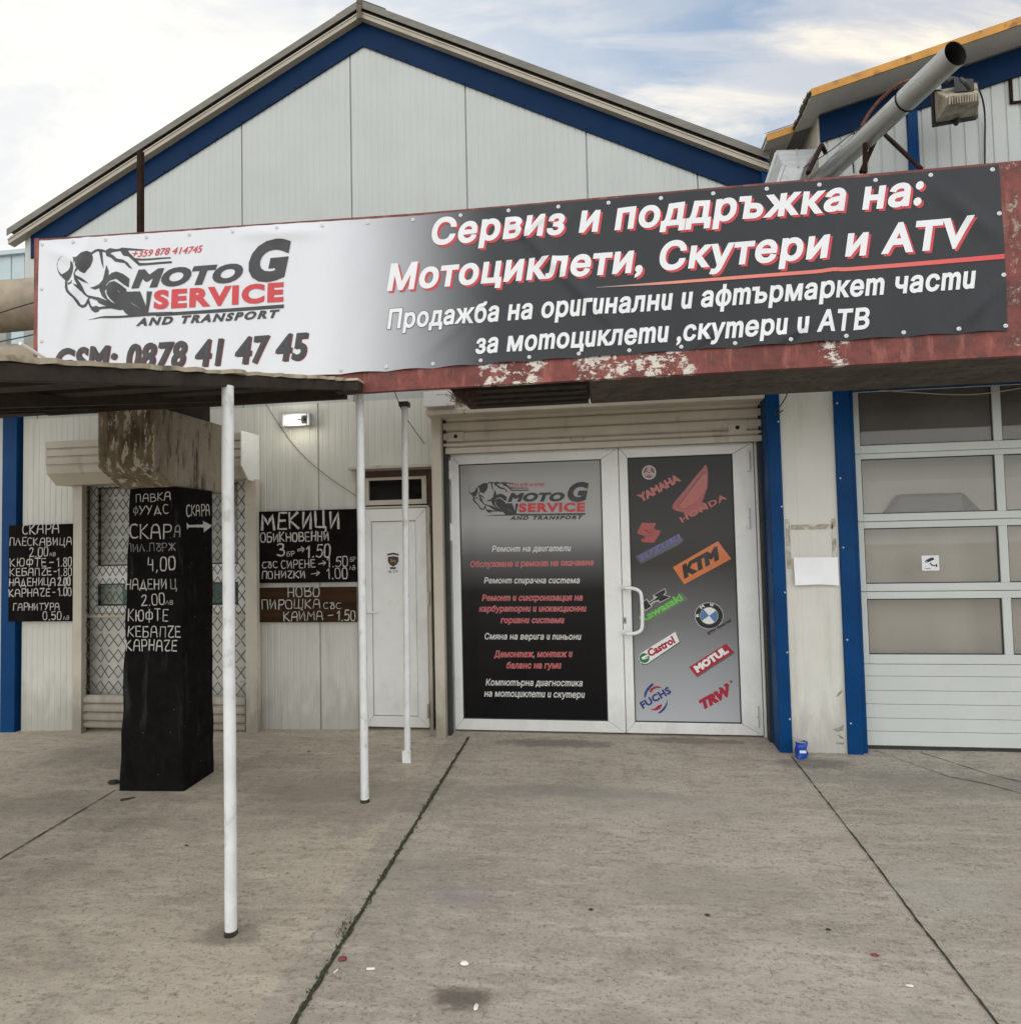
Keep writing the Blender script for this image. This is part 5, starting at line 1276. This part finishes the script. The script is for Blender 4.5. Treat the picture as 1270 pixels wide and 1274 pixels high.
emb([(c4([(508,70),(558,178),(180,428),(130,430),(95,395),(84,350),(110,300)]), 'halo_dark', .0003),(c4([(498,55),(545,168),(185,412),(150,418),(110,405),(84,360),(95,320),(120,292)]), 'print_white', .0005), (c4(ell(150,352,58,56)), 'oil_green', .0007),
     (c4([(115,345),(185,310),(200,325),(150,352),(190,345),(195,352),(130,372)]), 'print_white', .0009)])
emb([(c4([(670,470),(1085,205),(1172,295),(748,572)]), 'halo_dark', .0003), (c4([(655,455),(1070,190),(1160,282),(735,560)]), 'crimson', .0005)])
emb([(c4([(145,805),(150,745),(180,690),(235,635),(258,655),(225,685),(185,735),(165,790)]), 'navy', .0004), (c4([(205,738),(215,705),(260,672),(310,668),(352,690),(300,690),(255,705),(225,742)]), 'crimson', .0005),
     (c4([(215,930),(260,925),(305,890),(345,872),(350,892),(320,932),(280,945),(245,942)]), 'crimson', .0005), (c4([(300,975),(350,930),(390,880),(410,818),(408,880),(380,935),(340,970),(312,980)]), 'navy', .0004)])
emb([(c4([(985,690),(1012,675),(1022,695),(1000,718)]), 'crimson', .0004), (c4([(1040,655),(1085,632),(1092,655),(1055,678)]), 'crimson', .0004), (c4([(1112,612),(1138,598),(1142,625),(1122,640)]), 'crimson', .0004)])
def lt(s, p0, p1, cap, mat, bold=.02, shear=0, lift=.0012, space=1.0): dtext(leafR, [(s,p0,p1,cap)], mat, bold, shear, lift, space)
lt('YAMAHA', (797,625.5), (847.5,598), 10.5, 'washed_red_light', .065); lt('HONDA', (848.5,650.5), (904.5,620.5), 7.4, 'washed_red_light', .03, 0, .0016, 1.15)
lt('SUZUKI', (796.5,699), (848.5,670.5), 7.6, 'washed_violet', .04, .1, .0010, 1.1); lt('KTM', (851,720.5), (900.5,693), 16, 'print_black', .085, .32, .0010)
lt('Kawasaki', (799,775.5), (850,746), 9.5, 'print_green', .03, .0, .0010); lt('BMW Motorrad', (881.5,790.5), (910,773), 4.2, 'print_black', .04, .1, .0006)
lt('Castrol', (808.5,818), (841,799.5), 9.8, 'crimson', .045, .05, .0012); lt('MOTUL', (867.5,837.5), (907,811.5), 9.3, 'print_white', .075, 0, .0012)
lt('FUCHS', (800,882.5), (836,862), 9.3, 'navy', .045, 0, .0012, 1.08); lt('TRW', (875,883.5), (914,862), 13, 'crimson', .085, .25, .0012)
def at3(px, py): return (780+px/9.0714, 670+py/9.0714)
lt('B', at3(812,884), at3(806,850), 3.6, 'print_white', .03, 0, .0013); lt('M', at3(838,800), at3(876,772), 3.8, 'print_white', .03, 0, .0013); lt('W', at3(930,765), at3(976,770), 3.8, 'print_white', .03, 0, .0013)

# ------------------------------------------------------------------ stickers and papers
st = thing('sticker', 'small white sticker with a dark camera symbol stuck on a garage pane', 'sticker', at(1157,700,YG-.012))
a, c_ = at(1147,710,YG-.010), at(1167.5,691,YG-.010); mb = MB(); mb.box(a.x,c_.x,YG-.0115,YG-.0085,a.z,c_.z); mb.build('sticker_sheet', M['white_print'], st)
CS = lambda pts: [xz(1040+x/5.5217, 470+y/5.5217, YG-.0115) for x, y in pts]
pS = planeY(YG-.0115); mb = MB()
for q in ([(612,1255),(632,1268),(675,1248),(668,1235),(650,1236)], [(608,1262),(618,1272),(628,1270),(612,1258)], [(640,1272),(650,1270),(660,1284),(692,1288),(692,1294),(655,1292)], [(684,1280),(694,1280),(694,1300),(684,1300)], [(612,1308),(650,1308),(650,1312),(612,1312)]): poly_on(mb, CS(q), .0006, pS)
mb.build('camera_symbol', M['print_black'], st, recalc=False)
st2 = thing('sticker', 'white sticker with dark shield emblem on the narrow white door', 'sticker', at(489,700,-.014))
Yk = Ys-.0125; a, c_ = at(481,714,Yk), at(496.5,688,Yk); mb = MB(); mb.box(a.x,c_.x,Yk-.002,Yk+.0,a.z,c_.z); mb.build('sticker_sheet', M['white_print'], st2)
Ck = lambda pts: [xz(440+x/3.6417, 570+y/3.6417, Yk-.002) for x, y in pts]; pk = planeY(Yk-.002)
M['shield_brown'] = mk('brown_print', (.055,.035,.02), .5); M['gold'] = mk('gold_print', (.25,.17,.07), .5)
mb = MB(); poly_on(mb, Ck([(155,448),(178,444),(202,448),(203,468),(195,482),(178,492),(163,482),(155,468)]), .0005, pk)
for q in ([(152,434),(178,428),(204,434),(202,442),(178,437),(154,442)], [(163,494),(193,494),(190,503),(166,503)]): poly_on(mb, Ck(q), .0005, pk)
mb.build('shield_emblem', M['shield_brown'], st2, recalc=False)
mb = MB(); poly_on(mb, Ck([(165,458),(172,455),(176,462),(188,460),(192,468),(188,480),(185,470),(174,470),(172,480),(168,470)]), .0009, pk); mb.build('shield_motif', M['gold'], st2, recalc=False)
dtext(st2, [('85 777', (483.5,712.6), (495,712.4), 2.6)], 'shield_brown', .02, 0, .0005, plane=pk, Y=Yk-.002)
# sheet of paper taped to the pier, slightly curled
mb = MB(); vs = []; n = 24; a, c_ = at(987.5,728,YP), at(1041,692.5,YP)
for j in range(n+1):
    for i in range(n+1):
        u, v = i/n, j/n; x = a.x+(c_.x-a.x)*u; z = a.z+(c_.z-a.z)*v+.006*math.sin(u*3.1)*(1-v)-.004*u
        d = .006+.014*(1-v)**2*(.6+.5*math.sin(u*5))+.004*math.sin(u*9+v*3)*(1-v); vs.append((x, YP-.012-d, z))
mb.add(vs, [(j*(n+1)+i, j*(n+1)+i+1, (j+1)*(n+1)+i+1, (j+1)*(n+1)+i) for j in range(n) for i in range(n)])
tag(mb.build('paper_notice', M['paper'], smooth=True, recalc=False), 'blank white sheet of paper stuck to the white pier between the blue trims', 'paper')

# ------------------------------------------------------------------ canopy on thin white posts
cn = thing('canopy', 'low dark lean-to canopy with weathered sheet roof on thin white posts', 'canopy', (-1.4,-1.2,2.2))
ex = lambda y: -1.245+.0849*y; ez = lambda y: 2.487+.205*y
cdir = Vector((.0849,1,.205)).normalized()
Yn, Yr = -3.5, -.62
E0, E1 = Vector((ex(Yn),Yn,ez(Yn))), Vector((ex(-1.16),-1.16,ez(-1.16)))
E2 = Vector((ex(Yr),Yr,ez(Yr)))
mb = MB(); mb.bar(E0+Vector((-.02,0,.024)), E1+Vector((-.02,0,.024)), .04, .048); mb.build('edge_beam', M['darkwood'], cn, bevel=.003)
mb = MB(); mb.box(-1.42, -1.285, -1.44, -1.362, 2.186, 2.236); mb.build('end_block', M['darkwood'], cn, bevel=.003)
mb = MB(); mb.box(-1.43, -1.280, -1.45, -1.361, 2.2375, 2.249); mb.build('roof_edge_strip', M['sheet_old'], cn)
Wd = -3.2
mb = MB(); sec = [E0+(E1-E0)*t for t in np.linspace(0,1,60)]; vs = []
for i, p in enumerate(sec):
    o = random.uniform(-.004,.018)+(.02 if abs(p.y+2.35) < .06 else 0); h = random.uniform(-.003,.003)
    vs += [p+Vector((o,0,.0505+h)), p+Vector((Wd,0,.0505)), p+Vector((Wd,0,.062)), p+Vector((o,0,.063+h+random.uniform(0,.006)))]
k = len(sec); mb.add(vs, [(4*i+j, 4*i+(j+1)%4, 4*i+4+(j+1)%4, 4*i+4+j) for i in range(k-1) for j in range(4)]+[(0,1,2,3),(4*k-1,4*k-2,4*k-3,4*k-4)])
mb.build('roof_sheet', M['sheet_old'], cn)
mb = MB()
for y in (-3.42,-2.9,-2.4,-1.85): 
    p = Vector((ex(y),y,ez(y))); mb.bar(p+Vector((-.042,0,.026)), p+Vector((Wd,0,.026)), .07, .046)
mb.each('purlin', M['darkwood'], cn)
mb = MB()
for x in (-.75,-1.55,-2.4,-3.1): mb.bar(E0+Vector((x,.1,-.01)), E2+Vector((x,-.02,.004)), .06, .045)
mb.each('rafter', M['darkwood'], cn)
mb = MB(); mb.bar(E2+Vector((-.05,0,.032)), E2+Vector((Wd,0,.0)), .09, .045); q = Vector((ex(-1.2),-1.2,ez(-1.2)))
mb.add([q+Vector((-.05,.06,.03)), q+Vector((Wd,.06,.03)), E2+Vector((Wd,0,.06)), E2+Vector((-.05,0,.03)), q+Vector((-.05,.06,.045)), q+Vector((Wd,.06,.045)), E2+Vector((Wd,0,.075)), E2+Vector((-.05,0,.045))], [(0,1,2,3),(7,6,5,4),(0,4,5,1),(1,5,6,2),(2,6,7,3),(3,7,4,0)])
mb.build('rear_boarding', M['darkwood'], cn)
for px, py, ty, r in ((287.5,1163,-2.378,.0225),(454,998,-1.223,.0225),(507,948,-.64,.021)):
    g0 = onG(px,py); top = Vector((ex(g0.y)-.012, g0.y, ez(g0.y)+.004)) if ty < -1 else Vector((at(503,487,g0.y).x, g0.y, zf0+.06))
    mb = MB(); k = 14; path = [g0.lerp(top,i/k)+Vector((random.uniform(-.0012,.0012),random.uniform(-.0012,.0012),0)) for i in range(k+1)]; path[0] = g0+Vector((0,0,-.02))
    mb.tube(path, [r*(1+random.uniform(-.015,.015)) for _ in path], 16); po = mb.build('post', M['white_paint'], cn, smooth=True)
    mb = MB(); mb.lathe(g0, [(r*1.08,-.02),(r*1.12,.005),(r*1.02,.018)], axis='z', n=14); 
    if ty > -1: mb.box(g0.x-r*1.3, g0.x+r*1.3, g0.y-r*1.2, g0.y-r*.4, g0.z, g0.z+.075)
    mb.build('post_foot', M['crack'] if ty < -1 else M['white_paint'], po)
    if ty > -1: mb = MB(); mb.box(top.x-.03,top.x+.03,top.y-.03,top.y+.03,top.z-.012,top.z+.02); mb.build('post_cap', M['rubber'], po)
mb = MB(); p0, p1 = at(25,427,-2.75), at(62,449,-2.6); mb.tube([p0,p1], .006, 8); tag(mb.build('plastic_pipe', M['white_print'], smooth=True), 'thin white pipe sticking up from the canopy edge at far left', 'pipe')

# ------------------------------------------------------------------ lit wall lamp
lp = thing('wall_lamp', 'lit rectangular bulkhead lamp on the wall under the canopy', 'lamp', at(368,522,0))
a, c_ = at(351,531,-.07), at(386,513.5,-.07); mx, mz = (a.x+c_.x)/2, (a.z+c_.z)/2; hw, hh = (c_.x-a.x)/2, (c_.z-a.z)/2
mb = MB(); mb.box(mx-hw,mx+hw,-.03,-.002,mz-hh,mz+hh); mb.build('housing', M['cream'], lp, bevel=.008)
mb = MB()
for q in ((-hw,-hw+.022,-hh,hh),(hw-.022,hw,-hh,hh),(-hw+.022,hw-.022,hh-.016,hh),(-hw+.022,hw-.022,-hh,-hh+.016)): mb.box(mx+q[0],mx+q[1],-.08,-.031,mz+q[2],mz+q[3])
mb.build('rim', M['steel'], lp, bevel=.006)
mb = MB(); mb.box(mx-hw+.023,mx+hw*.25,-.062,-.034,mz-hh+.018,mz+hh-.018); mb.build('lit_lens', M['tube_lit'], lp, bevel=.008)
ld = bpy.data.lights.new('lamp_light', 'POINT'); ld.energy = 1.6; ld.color = (1, .97, .82); ld.shadow_soft_size = .05
lo = bpy.data.objects.new('lamp_light', ld); COL.objects.link(lo); lo.parent = lp; lo.location = Vector((mx-.01, -.15, mz-.02))-Vector(lp.location)
mb = MB(); mb.box(mx+hw*.28,mx+hw-.024,-.055,-.034,mz-hh+.02,mz+hh-.02); mb.tube([(mx,-.066,mz),(mx+hw*.55,-.068,mz)], .008, 8); mb.build('lamp_socket', M['dark'], lp)

# ------------------------------------------------------------------ cables
def cable(name, label, pts, r=.004, mat='rubber', it=2):
    mb = MB(); mb.tube(smooth_line([tuple(p) for p in pts], it), r, 6); return tag(mb.build(name, M[mat], smooth=True), label, 'cable')
cable('cable', 'thin dark cable slanting down the wall past the lit lamp', [at(325,493,-.03),at(348,530,-.012),at(370,560,-.012),at(400,588,-.012),at(443,617,-.012)], .0022)
cable('cable', 'thin dark cable hanging behind the third white post', [at(491,487,-.5),at(500,512,-.3),at(512,530,-.1),at(528,552,-.012)], .003)
cable('cable', 'black cable ends hanging at the top of the left blue pier trim', [at(981,478,YP-.03),at(979,492,YP-.035),at(970,506,YP-.03),at(962,515,YP-.02),at(966,516,YP-.03),at(974,510,YP-.04)], .004)
cable('cable', 'pale cable sagging across the top of the garage door', [at(1078,484,YG-.04),at(1130,488,YG-.05),at(1190,491.5,YG-.05),at(1225,490,YG-.05),at(1275,482,YG-.04)], .003, 'cream')
cable('cable', 'black cable looping down the wall beside the old floodlight', [at(1212,106,-.55),at(1219,112,-.5),at(1224,130,-.36),at(1225.5,150,YP-.012),at(1225,175,YP-.012),at(1225,205,YP-.012)], .005)
cable('cable', 'thick red-brown cable arching behind the grey flue pipe', [at(1072,156,-.42),at(1082,138,-.45),at(1098,120,-.5),at(1118,104,-.6),at(1140,97,-.75),at(1148,96,-.85)], .011, 'hose')
cable('cable', 'dark cable hanging in front of the pipes at far left', [at(-20,395,-1.0),at(0,389,-1.0),at(25,381,-1.0),at(46,375,-1.0)], .004)
cable('cable', 'lower dark cable below the pipes at far left', [at(-20,428,-1.0),at(0,425,-1.0),at(25,420,-1.0),at(46,415,-1.0)], .004)
cable('cable', 'thin dark wire along the lower side of the grey flue', [at(1000,208,-.8),at(1030,190,-.55),at(1060,165,-.5),at(1075,155,-.42)], .003)
cable('cable', 'pair of thin wires dropping behind the flue to the red frame', [at(1063,162,-.4),at(1060,185,-.5),at(1062,215,-.6)], .004)

# ------------------------------------------------------------------ flue pipe, duct, old floodlight above the banner
fp = thing('flue_pipe', 'grey round exhaust flue slanting up over the banner with open sooty mouth', 'flue pipe', at(1035,212,-.5))
p0, p1 = at(1000,243,-.20), at(1189,66,-1.36)
ax = (p1-p0).normalized(); pj = p0.lerp(p1, .76); r = .060
mb = MB(); mb.tube([p0, pj], r, 28, cap=False); mb.build('lower_pipe', M['flue'], fp, smooth=True)
mb = MB(); mb.tube([pj-ax*.03, p1], r+.003, 28, cap=False); o = mb.build('upper_pipe', M['flue'], fp, smooth=True)
mb = MB(); mb.tube([p1-ax*.002, pj], r-.001, 28, cap=False); mb.build('sooty_inside', M['soot'], o, smooth=True)
mb = MB(); mb.tube([pj-ax*.022, pj-ax*.027, pj-ax*.033], [r+.0045]*3, 28, cap=False); mb.build('clamp_band', M['soot'], fp, smooth=True)
du = thing('air_duct', 'silver sheet-metal duct end poking up behind the banner beside the flue', 'duct', at(990,215,-.6))
CD = lambda x, y, Y: at(940+x/9.0714, 100+y/9.0714, Y)
A0, A1, A2, A3 = CD(230,785,-.36), CD(690,770,-.36), CD(545,985,-.72), CD(335,990,-.72)
v0, v3 = CD(150,1030,-.42)-A0, CD(290,1120,-.76)-A3
B0, B3 = A0+v0*1.5, A3+v3*1.5; B1, B2 = A1+v0*1.5, A2+v3*1.5
mb = MB(); mb.hexa([A0,A1,A2,A3],[B0,B1,B2,B3]); mb.build('duct_body', M['steel'], du, bevel=.004)
mb = MB()
for s0, s1, e0, e1 in ((A0,A3,B0,B3),):
    n_ = Vector((-.004,-.002,0)); 
    for t in (.12,.88): mb.bar(s0.lerp(e0,.0)+(s1-s0)*t+n_, s0.lerp(e0,1)+(s1-s0)*t+n_+(e1-e0-(s1-s0))*t, .022, .006)
mb.bar((A0+A1)/2.0+Vector((0,-.003,0)), (A3+A2)/2+Vector((.02,-.003,0)), .008, .004); mb.build('duct_seam', M['flue'], du)
fl_ = thing('floodlight', 'old weathered floodlight with ribbed back and dark ballast beside the flue', 'floodlight', at(1190,130,-.6))
CF = lambda x, y, Y: at(1130+x/9.0714, 70+y/9.0714, Y)
F_ = [CF(285,385,-.62), CF(775,290,-.56), CF(780,672,-.52), CF(303,755,-.58)]
K_ = [CF(425,450,-.80), CF(800,420,-.74), CF(800,525,-.72), CF(430,570,-.78)]
mb = MB(); mb.hexa(F_, K_); body = mb.build('reflector_housing', M['lamp_old'], fl_, bevel=.010)
back = Vector((.0,-.10,-.0))
mb = MB(); mb.hexa([q for q in K_], [CF(440,450,-.86), CF(795,425,-.80), CF(795,505,-.79), CF(445,550,-.85)]); mb.build('ribbed_back', M['lamp_old'], body, bevel=.012)
mb = MB()
for i in range(12):
    t = (i+.5)/12; a_ = CF(440,450,-.862).lerp(CF(795,425,-.802), t); c_ = CF(445,550,-.852).lerp(CF(795,505,-.792), t); mb.bar(a_+Vector((0,-.003,0)), c_+Vector((0,-.003,0)), .008, .012, up=(0,1,0))
mb.build('cooling_ribs', M['lamp_old'], body)
mb = MB(); G_ = [F_[0]+Vector((-.006,.0,.004)), F_[1]+Vector((.004,0,.004)), F_[2]+Vector((.004,0,-.006)), F_[3]+Vector((-.006,0,-.006))]; mb.hexa(G_, [q+Vector((-.004,.02,-.006)) for q in G_]); mb.build('glass_rim', M['rubber'], body)
mb = MB(); mb.hexa([CF(510,250,-.72),CF(730,250,-.70),CF(745,385,-.70),CF(520,405,-.72)], [CF(530,260,-.55),CF(735,255,-.53),CF(745,360,-.53),CF(530,380,-.55)]); mb.tube([CF(420,290,-.7),CF(470,260,-.7),CF(540,270,-.68)],.018,8); mb.tube([CF(590,250,-.75),CF(640,300,-.78),CF(700,370,-.77)],.012,8); mb.build('ballast', M['rubber'], fl_, bevel=.012)
mb = MB(); mb.hexa([CF(270,325,-.66),CF(370,320,-.66),CF(375,375,-.66),CF(275,375,-.66)], [CF(270,325,-.62),CF(370,320,-.62),CF(375,375,-.62),CF(275,375,-.62)]); mb.bar(CF(300,350,-.64), CF(200,330,-.8), .02,.02); mb.build('bracket', M['steel'], fl_, bevel=.003)
mb = MB(); q = CF(540,735,-.56); mb.tube([q+Vector((0,0,.03)), q, q-Vector((0,0,.02))], [.02,.02,.010], 10); mb.build('latch_knob', M['rubber'], fl_, smooth=True)

# ------------------------------------------------------------------ far left: wrapped pipes and the neighbour building
q = at(20,380,-.55)
mb = MB(); r = .5*(at(20,350,-.55).z-at(20,411,-.55).z); path = [Vector((-3.0+ -.35*i, -.55, q.z+.0)) for i in range(22)]
mb.tube(path, [r*(1+random.uniform(-.02,.02)) for _ in path], 24); tag(mb.build('wrapped_pipe', M['insul'], smooth=True), 'thick insulated pipe with rough wrapping, upper one behind the banner at left', 'pipe')
q = at(20,455,-.55); mb = MB(); r2 = .5*(at(20,428,-.55).z-at(20,480,-.55).z)
mb.tube([Vector((p.x,p.y,q.z)) for p in path], [r2*(1+random.uniform(-.02,.02)) for _ in path], 24); tag(mb.build('wrapped_pipe', M['insul'], smooth=True), 'lower insulated pipe just above the canopy at far left', 'pipe')
mb = MB()
nb = thing('neighbour_building', 'pale blue corrugated shed behind the pipes at the far left', 'building', (-8,1.3,0))
ribs(mb, -14, -4.75, -.5, at(10,316,1.2).z, 1.2, pitch=.16, dep=.018); mb.build('corrugated_wall', M['lightblue'], nb, recalc=False)
mb = MB(); mb.box(-14, -4.9, 1.16, 1.30, at(10,316,1.2).z-.02, at(10,316,1.2).z+.025); mb.box(-14,-4.76,1.31,7,at(10,316,1.2).z-.04,at(10,316,1.2).z); mb.build('eave_flashing', M['lightblue'], nb)

# ------------------------------------------------------------------ small things on the ground
cq = onG(997,943)
ct = thing('can', 'crumpled bright blue can standing at the foot of the pier', 'can', cq)
mb = MB(); mb.lathe(cq, [(.032,.0),(.037,.008),(.036,.03),(.033,.05),(.037,.075),(.036,.09),(.030,.098)], axis='z', n=16); mb.v = [(x+.006*math.sin(z*90+y*60), y+.005*math.sin(z*70+x*50), z+.006*math.sin(x*70)) for x,y,z in mb.v]; o = mb.build('can_body', M['can'], ct, smooth=True)
mb = MB(); mb.lathe(cq+Vector((0,0,.098)), [(.030,0),(.030,.004),(.026,.001)], axis='z', n=16); mb.build('can_rim', M['steel'], ct, smooth=True)
mb = MB(); mb.box(cq.x-.02,cq.x+.018,cq.y-.0385,cq.y-.036,cq.z+.04,cq.z+.056); mb.build('can_print', M['white_print'], o)
def pebble(name, label, cat, p, sx, sy, sz, mat, n=9, group=None):
    g0 = onG(*p); mb = MB(); vs = []; 
    for k, (rr, h) in enumerate(((.75,0),(1,.35),(.7,.85),(.25,1))):
        for j in range(n):
            a = 2*math.pi*j/n; q = rr*(1+random.uniform(-.22,.22)); vs.append(g0+Vector((math.cos(a)*sx*q, math.sin(a)*sy*q, h*sz*(1+random.uniform(-.15,.15))+.002)))
    mb.add(vs, [(k*n+j, k*n+(j+1)%n, k*n+n+(j+1)%n, k*n+n+j) for k in range(3) for j in range(n)]+[tuple(range(3*n,4*n))])
    return tag(mb.build(name, M[mat], smooth=True), label, cat, group)
pebble('paper_scrap', 'crumpled white scrap lying on concrete right of the joint', 'litter', (578,1201), .014, .011, .010, 'litter')
pebble('paper_scrap', 'small white scrap on the dark oily stain near the bottom', 'litter', (592,1255), .008, .016, .008, 'litter')
pebble('paper_scrap', 'tiny white scrap near the right joint, second red leaf beside it', 'litter', (1132,1228), .012, .006, .004, 'litter')
mb = MB(); g0 = onG(461,1208); mb.tube([g0+Vector((-.014,0,.005)), g0+Vector((.014,.004,.005))], .004, 8); tag(mb.build('cigarette_butt', M['litter'], smooth=True), 'pale cigarette butt lying right of the mossy joint', 'litter')
mb = MB(); g0 = onG(418,1210); mb.tube([g0+Vector((-.003,-.008,.004)), g0+Vector((.003,.008,.004))], .003, 8); tag(mb.build('cigarette_butt', M['litter'], smooth=True), 'short cigarette stub lying close against the mossy joint', 'litter')
pebble('leaf', 'dark red crumpled leaf beside the mossy joint', 'leaf', (426,1195), .018, .013, .010, 'leaf', 7)
pebble('leaf', 'dark red leaf on bare concrete near the right joint', 'leaf', (1088,1190), .014, .007, .007, 'leaf', 7)
for p, l in (((735,1133),'dark speck of dirt in the middle of the forecourt'),((1030,1158),'dark clod lying left of the right joint'),((384,936),'dark pebble between the first two posts'),((880,1140),'dark bit of bark on the concrete right of centre'),((232,1053),'dark pebble between pillar and nearest post')):
    pebble('dirt_clod', l, 'litter', p, .010, .006, .005, 'twig', 7)
mb = MB(); a, c_ = onG(150,997), onG(168,994); mb.tube([a+Vector((0,0,.006)), c_+Vector((0,0,.008))], [.007,.003], 7); tag(mb.build('twig', M['twig'], smooth=True), 'dark twig lying before the black pillar', 'twig')
# a pale vehicle standing right behind the garage door, seen through its panes
vt = thing('parked_van', 'pale van standing inside behind the garage door, dimly seen through its panes', 'van', (2.5, YG+.8, 0))
vxa, vxb = GX0+.05, GX0+1.85
prof = [(.28,.30),(.20,.36),(.17,.55),(.17,.98),(.19,1.22),(.27,1.72),(.36,1.86),(.60,1.92),(2.6,1.92),(2.6,.30)]
mb = MB(); mb.prismx([(YG+a, z) for a, z in prof], vxa, vxb); mb.build('body', M['vehicle'], vt, bevel=.05)
w0 = at(1158,612,YG+.2); mb = MB()
zt_, zb_ = gzz(612)+.0, gzz(645)
mb.hexa([(w0.x-.20,YG+.19,zt_),(w0.x+.20,YG+.19,zt_),(w0.x+.33,YG+.165,zb_),(w0.x-.33,YG+.165,zb_)], [(w0.x-.20,YG+.30,zt_),(w0.x+.20,YG+.30,zt_),(w0.x+.33,YG+.30,zb_),(w0.x-.33,YG+.30,zb_)])
mb.build('rear_window', M['glass_dark'], vt, bevel=.02)
for x in (vxa+.10, vxb-.10):
    mb = MB(); mb.lathe((x,YG+.9,.31), [(.31,-.1),(.32,-.05),(.32,.05),(.31,.1)], axis='x', n=24); mb.build('wheel', M['rubber'], vt, smooth=True)
mb = MB(); mb.box(vxa+.05,vxb-.05,YG+.12,YG+.22,.36,.52); mb.build('bumper', M['rubber'], vt, bevel=.03)
rnd = random.Random(3)
mb = MB()
for _ in range(900):                                      # loose grit
    x = rnd.uniform(-3.5,3.2); y = -4.2+4.1*rnd.random()**1.3; s_ = rnd.uniform(.0012,.0035); z = gz(x,y); a = rnd.uniform(0,6.28)
    mb.add([(x+s_*math.cos(a+k*2.1), y+s_*math.sin(a+k*2.1), z) for k in range(3)]+[(x,y,z+s_*1.1)], [(0,1,3),(1,2,3),(2,0,3)])
mb.build('grit', M['twig'], recalc=False, kind='stuff')

# rubble wedge at the foot of the pillar
pebble('concrete_chunk', 'broken dark hole edge at the left foot of the pillar', 'rubble', (141,975), .045, .03, .018, 'crack')
for o in SC.objects:
    if '_o' in o: del o['_o']
for m_ in bpy.data.materials:
    if 'h' in m_: del m_['h']
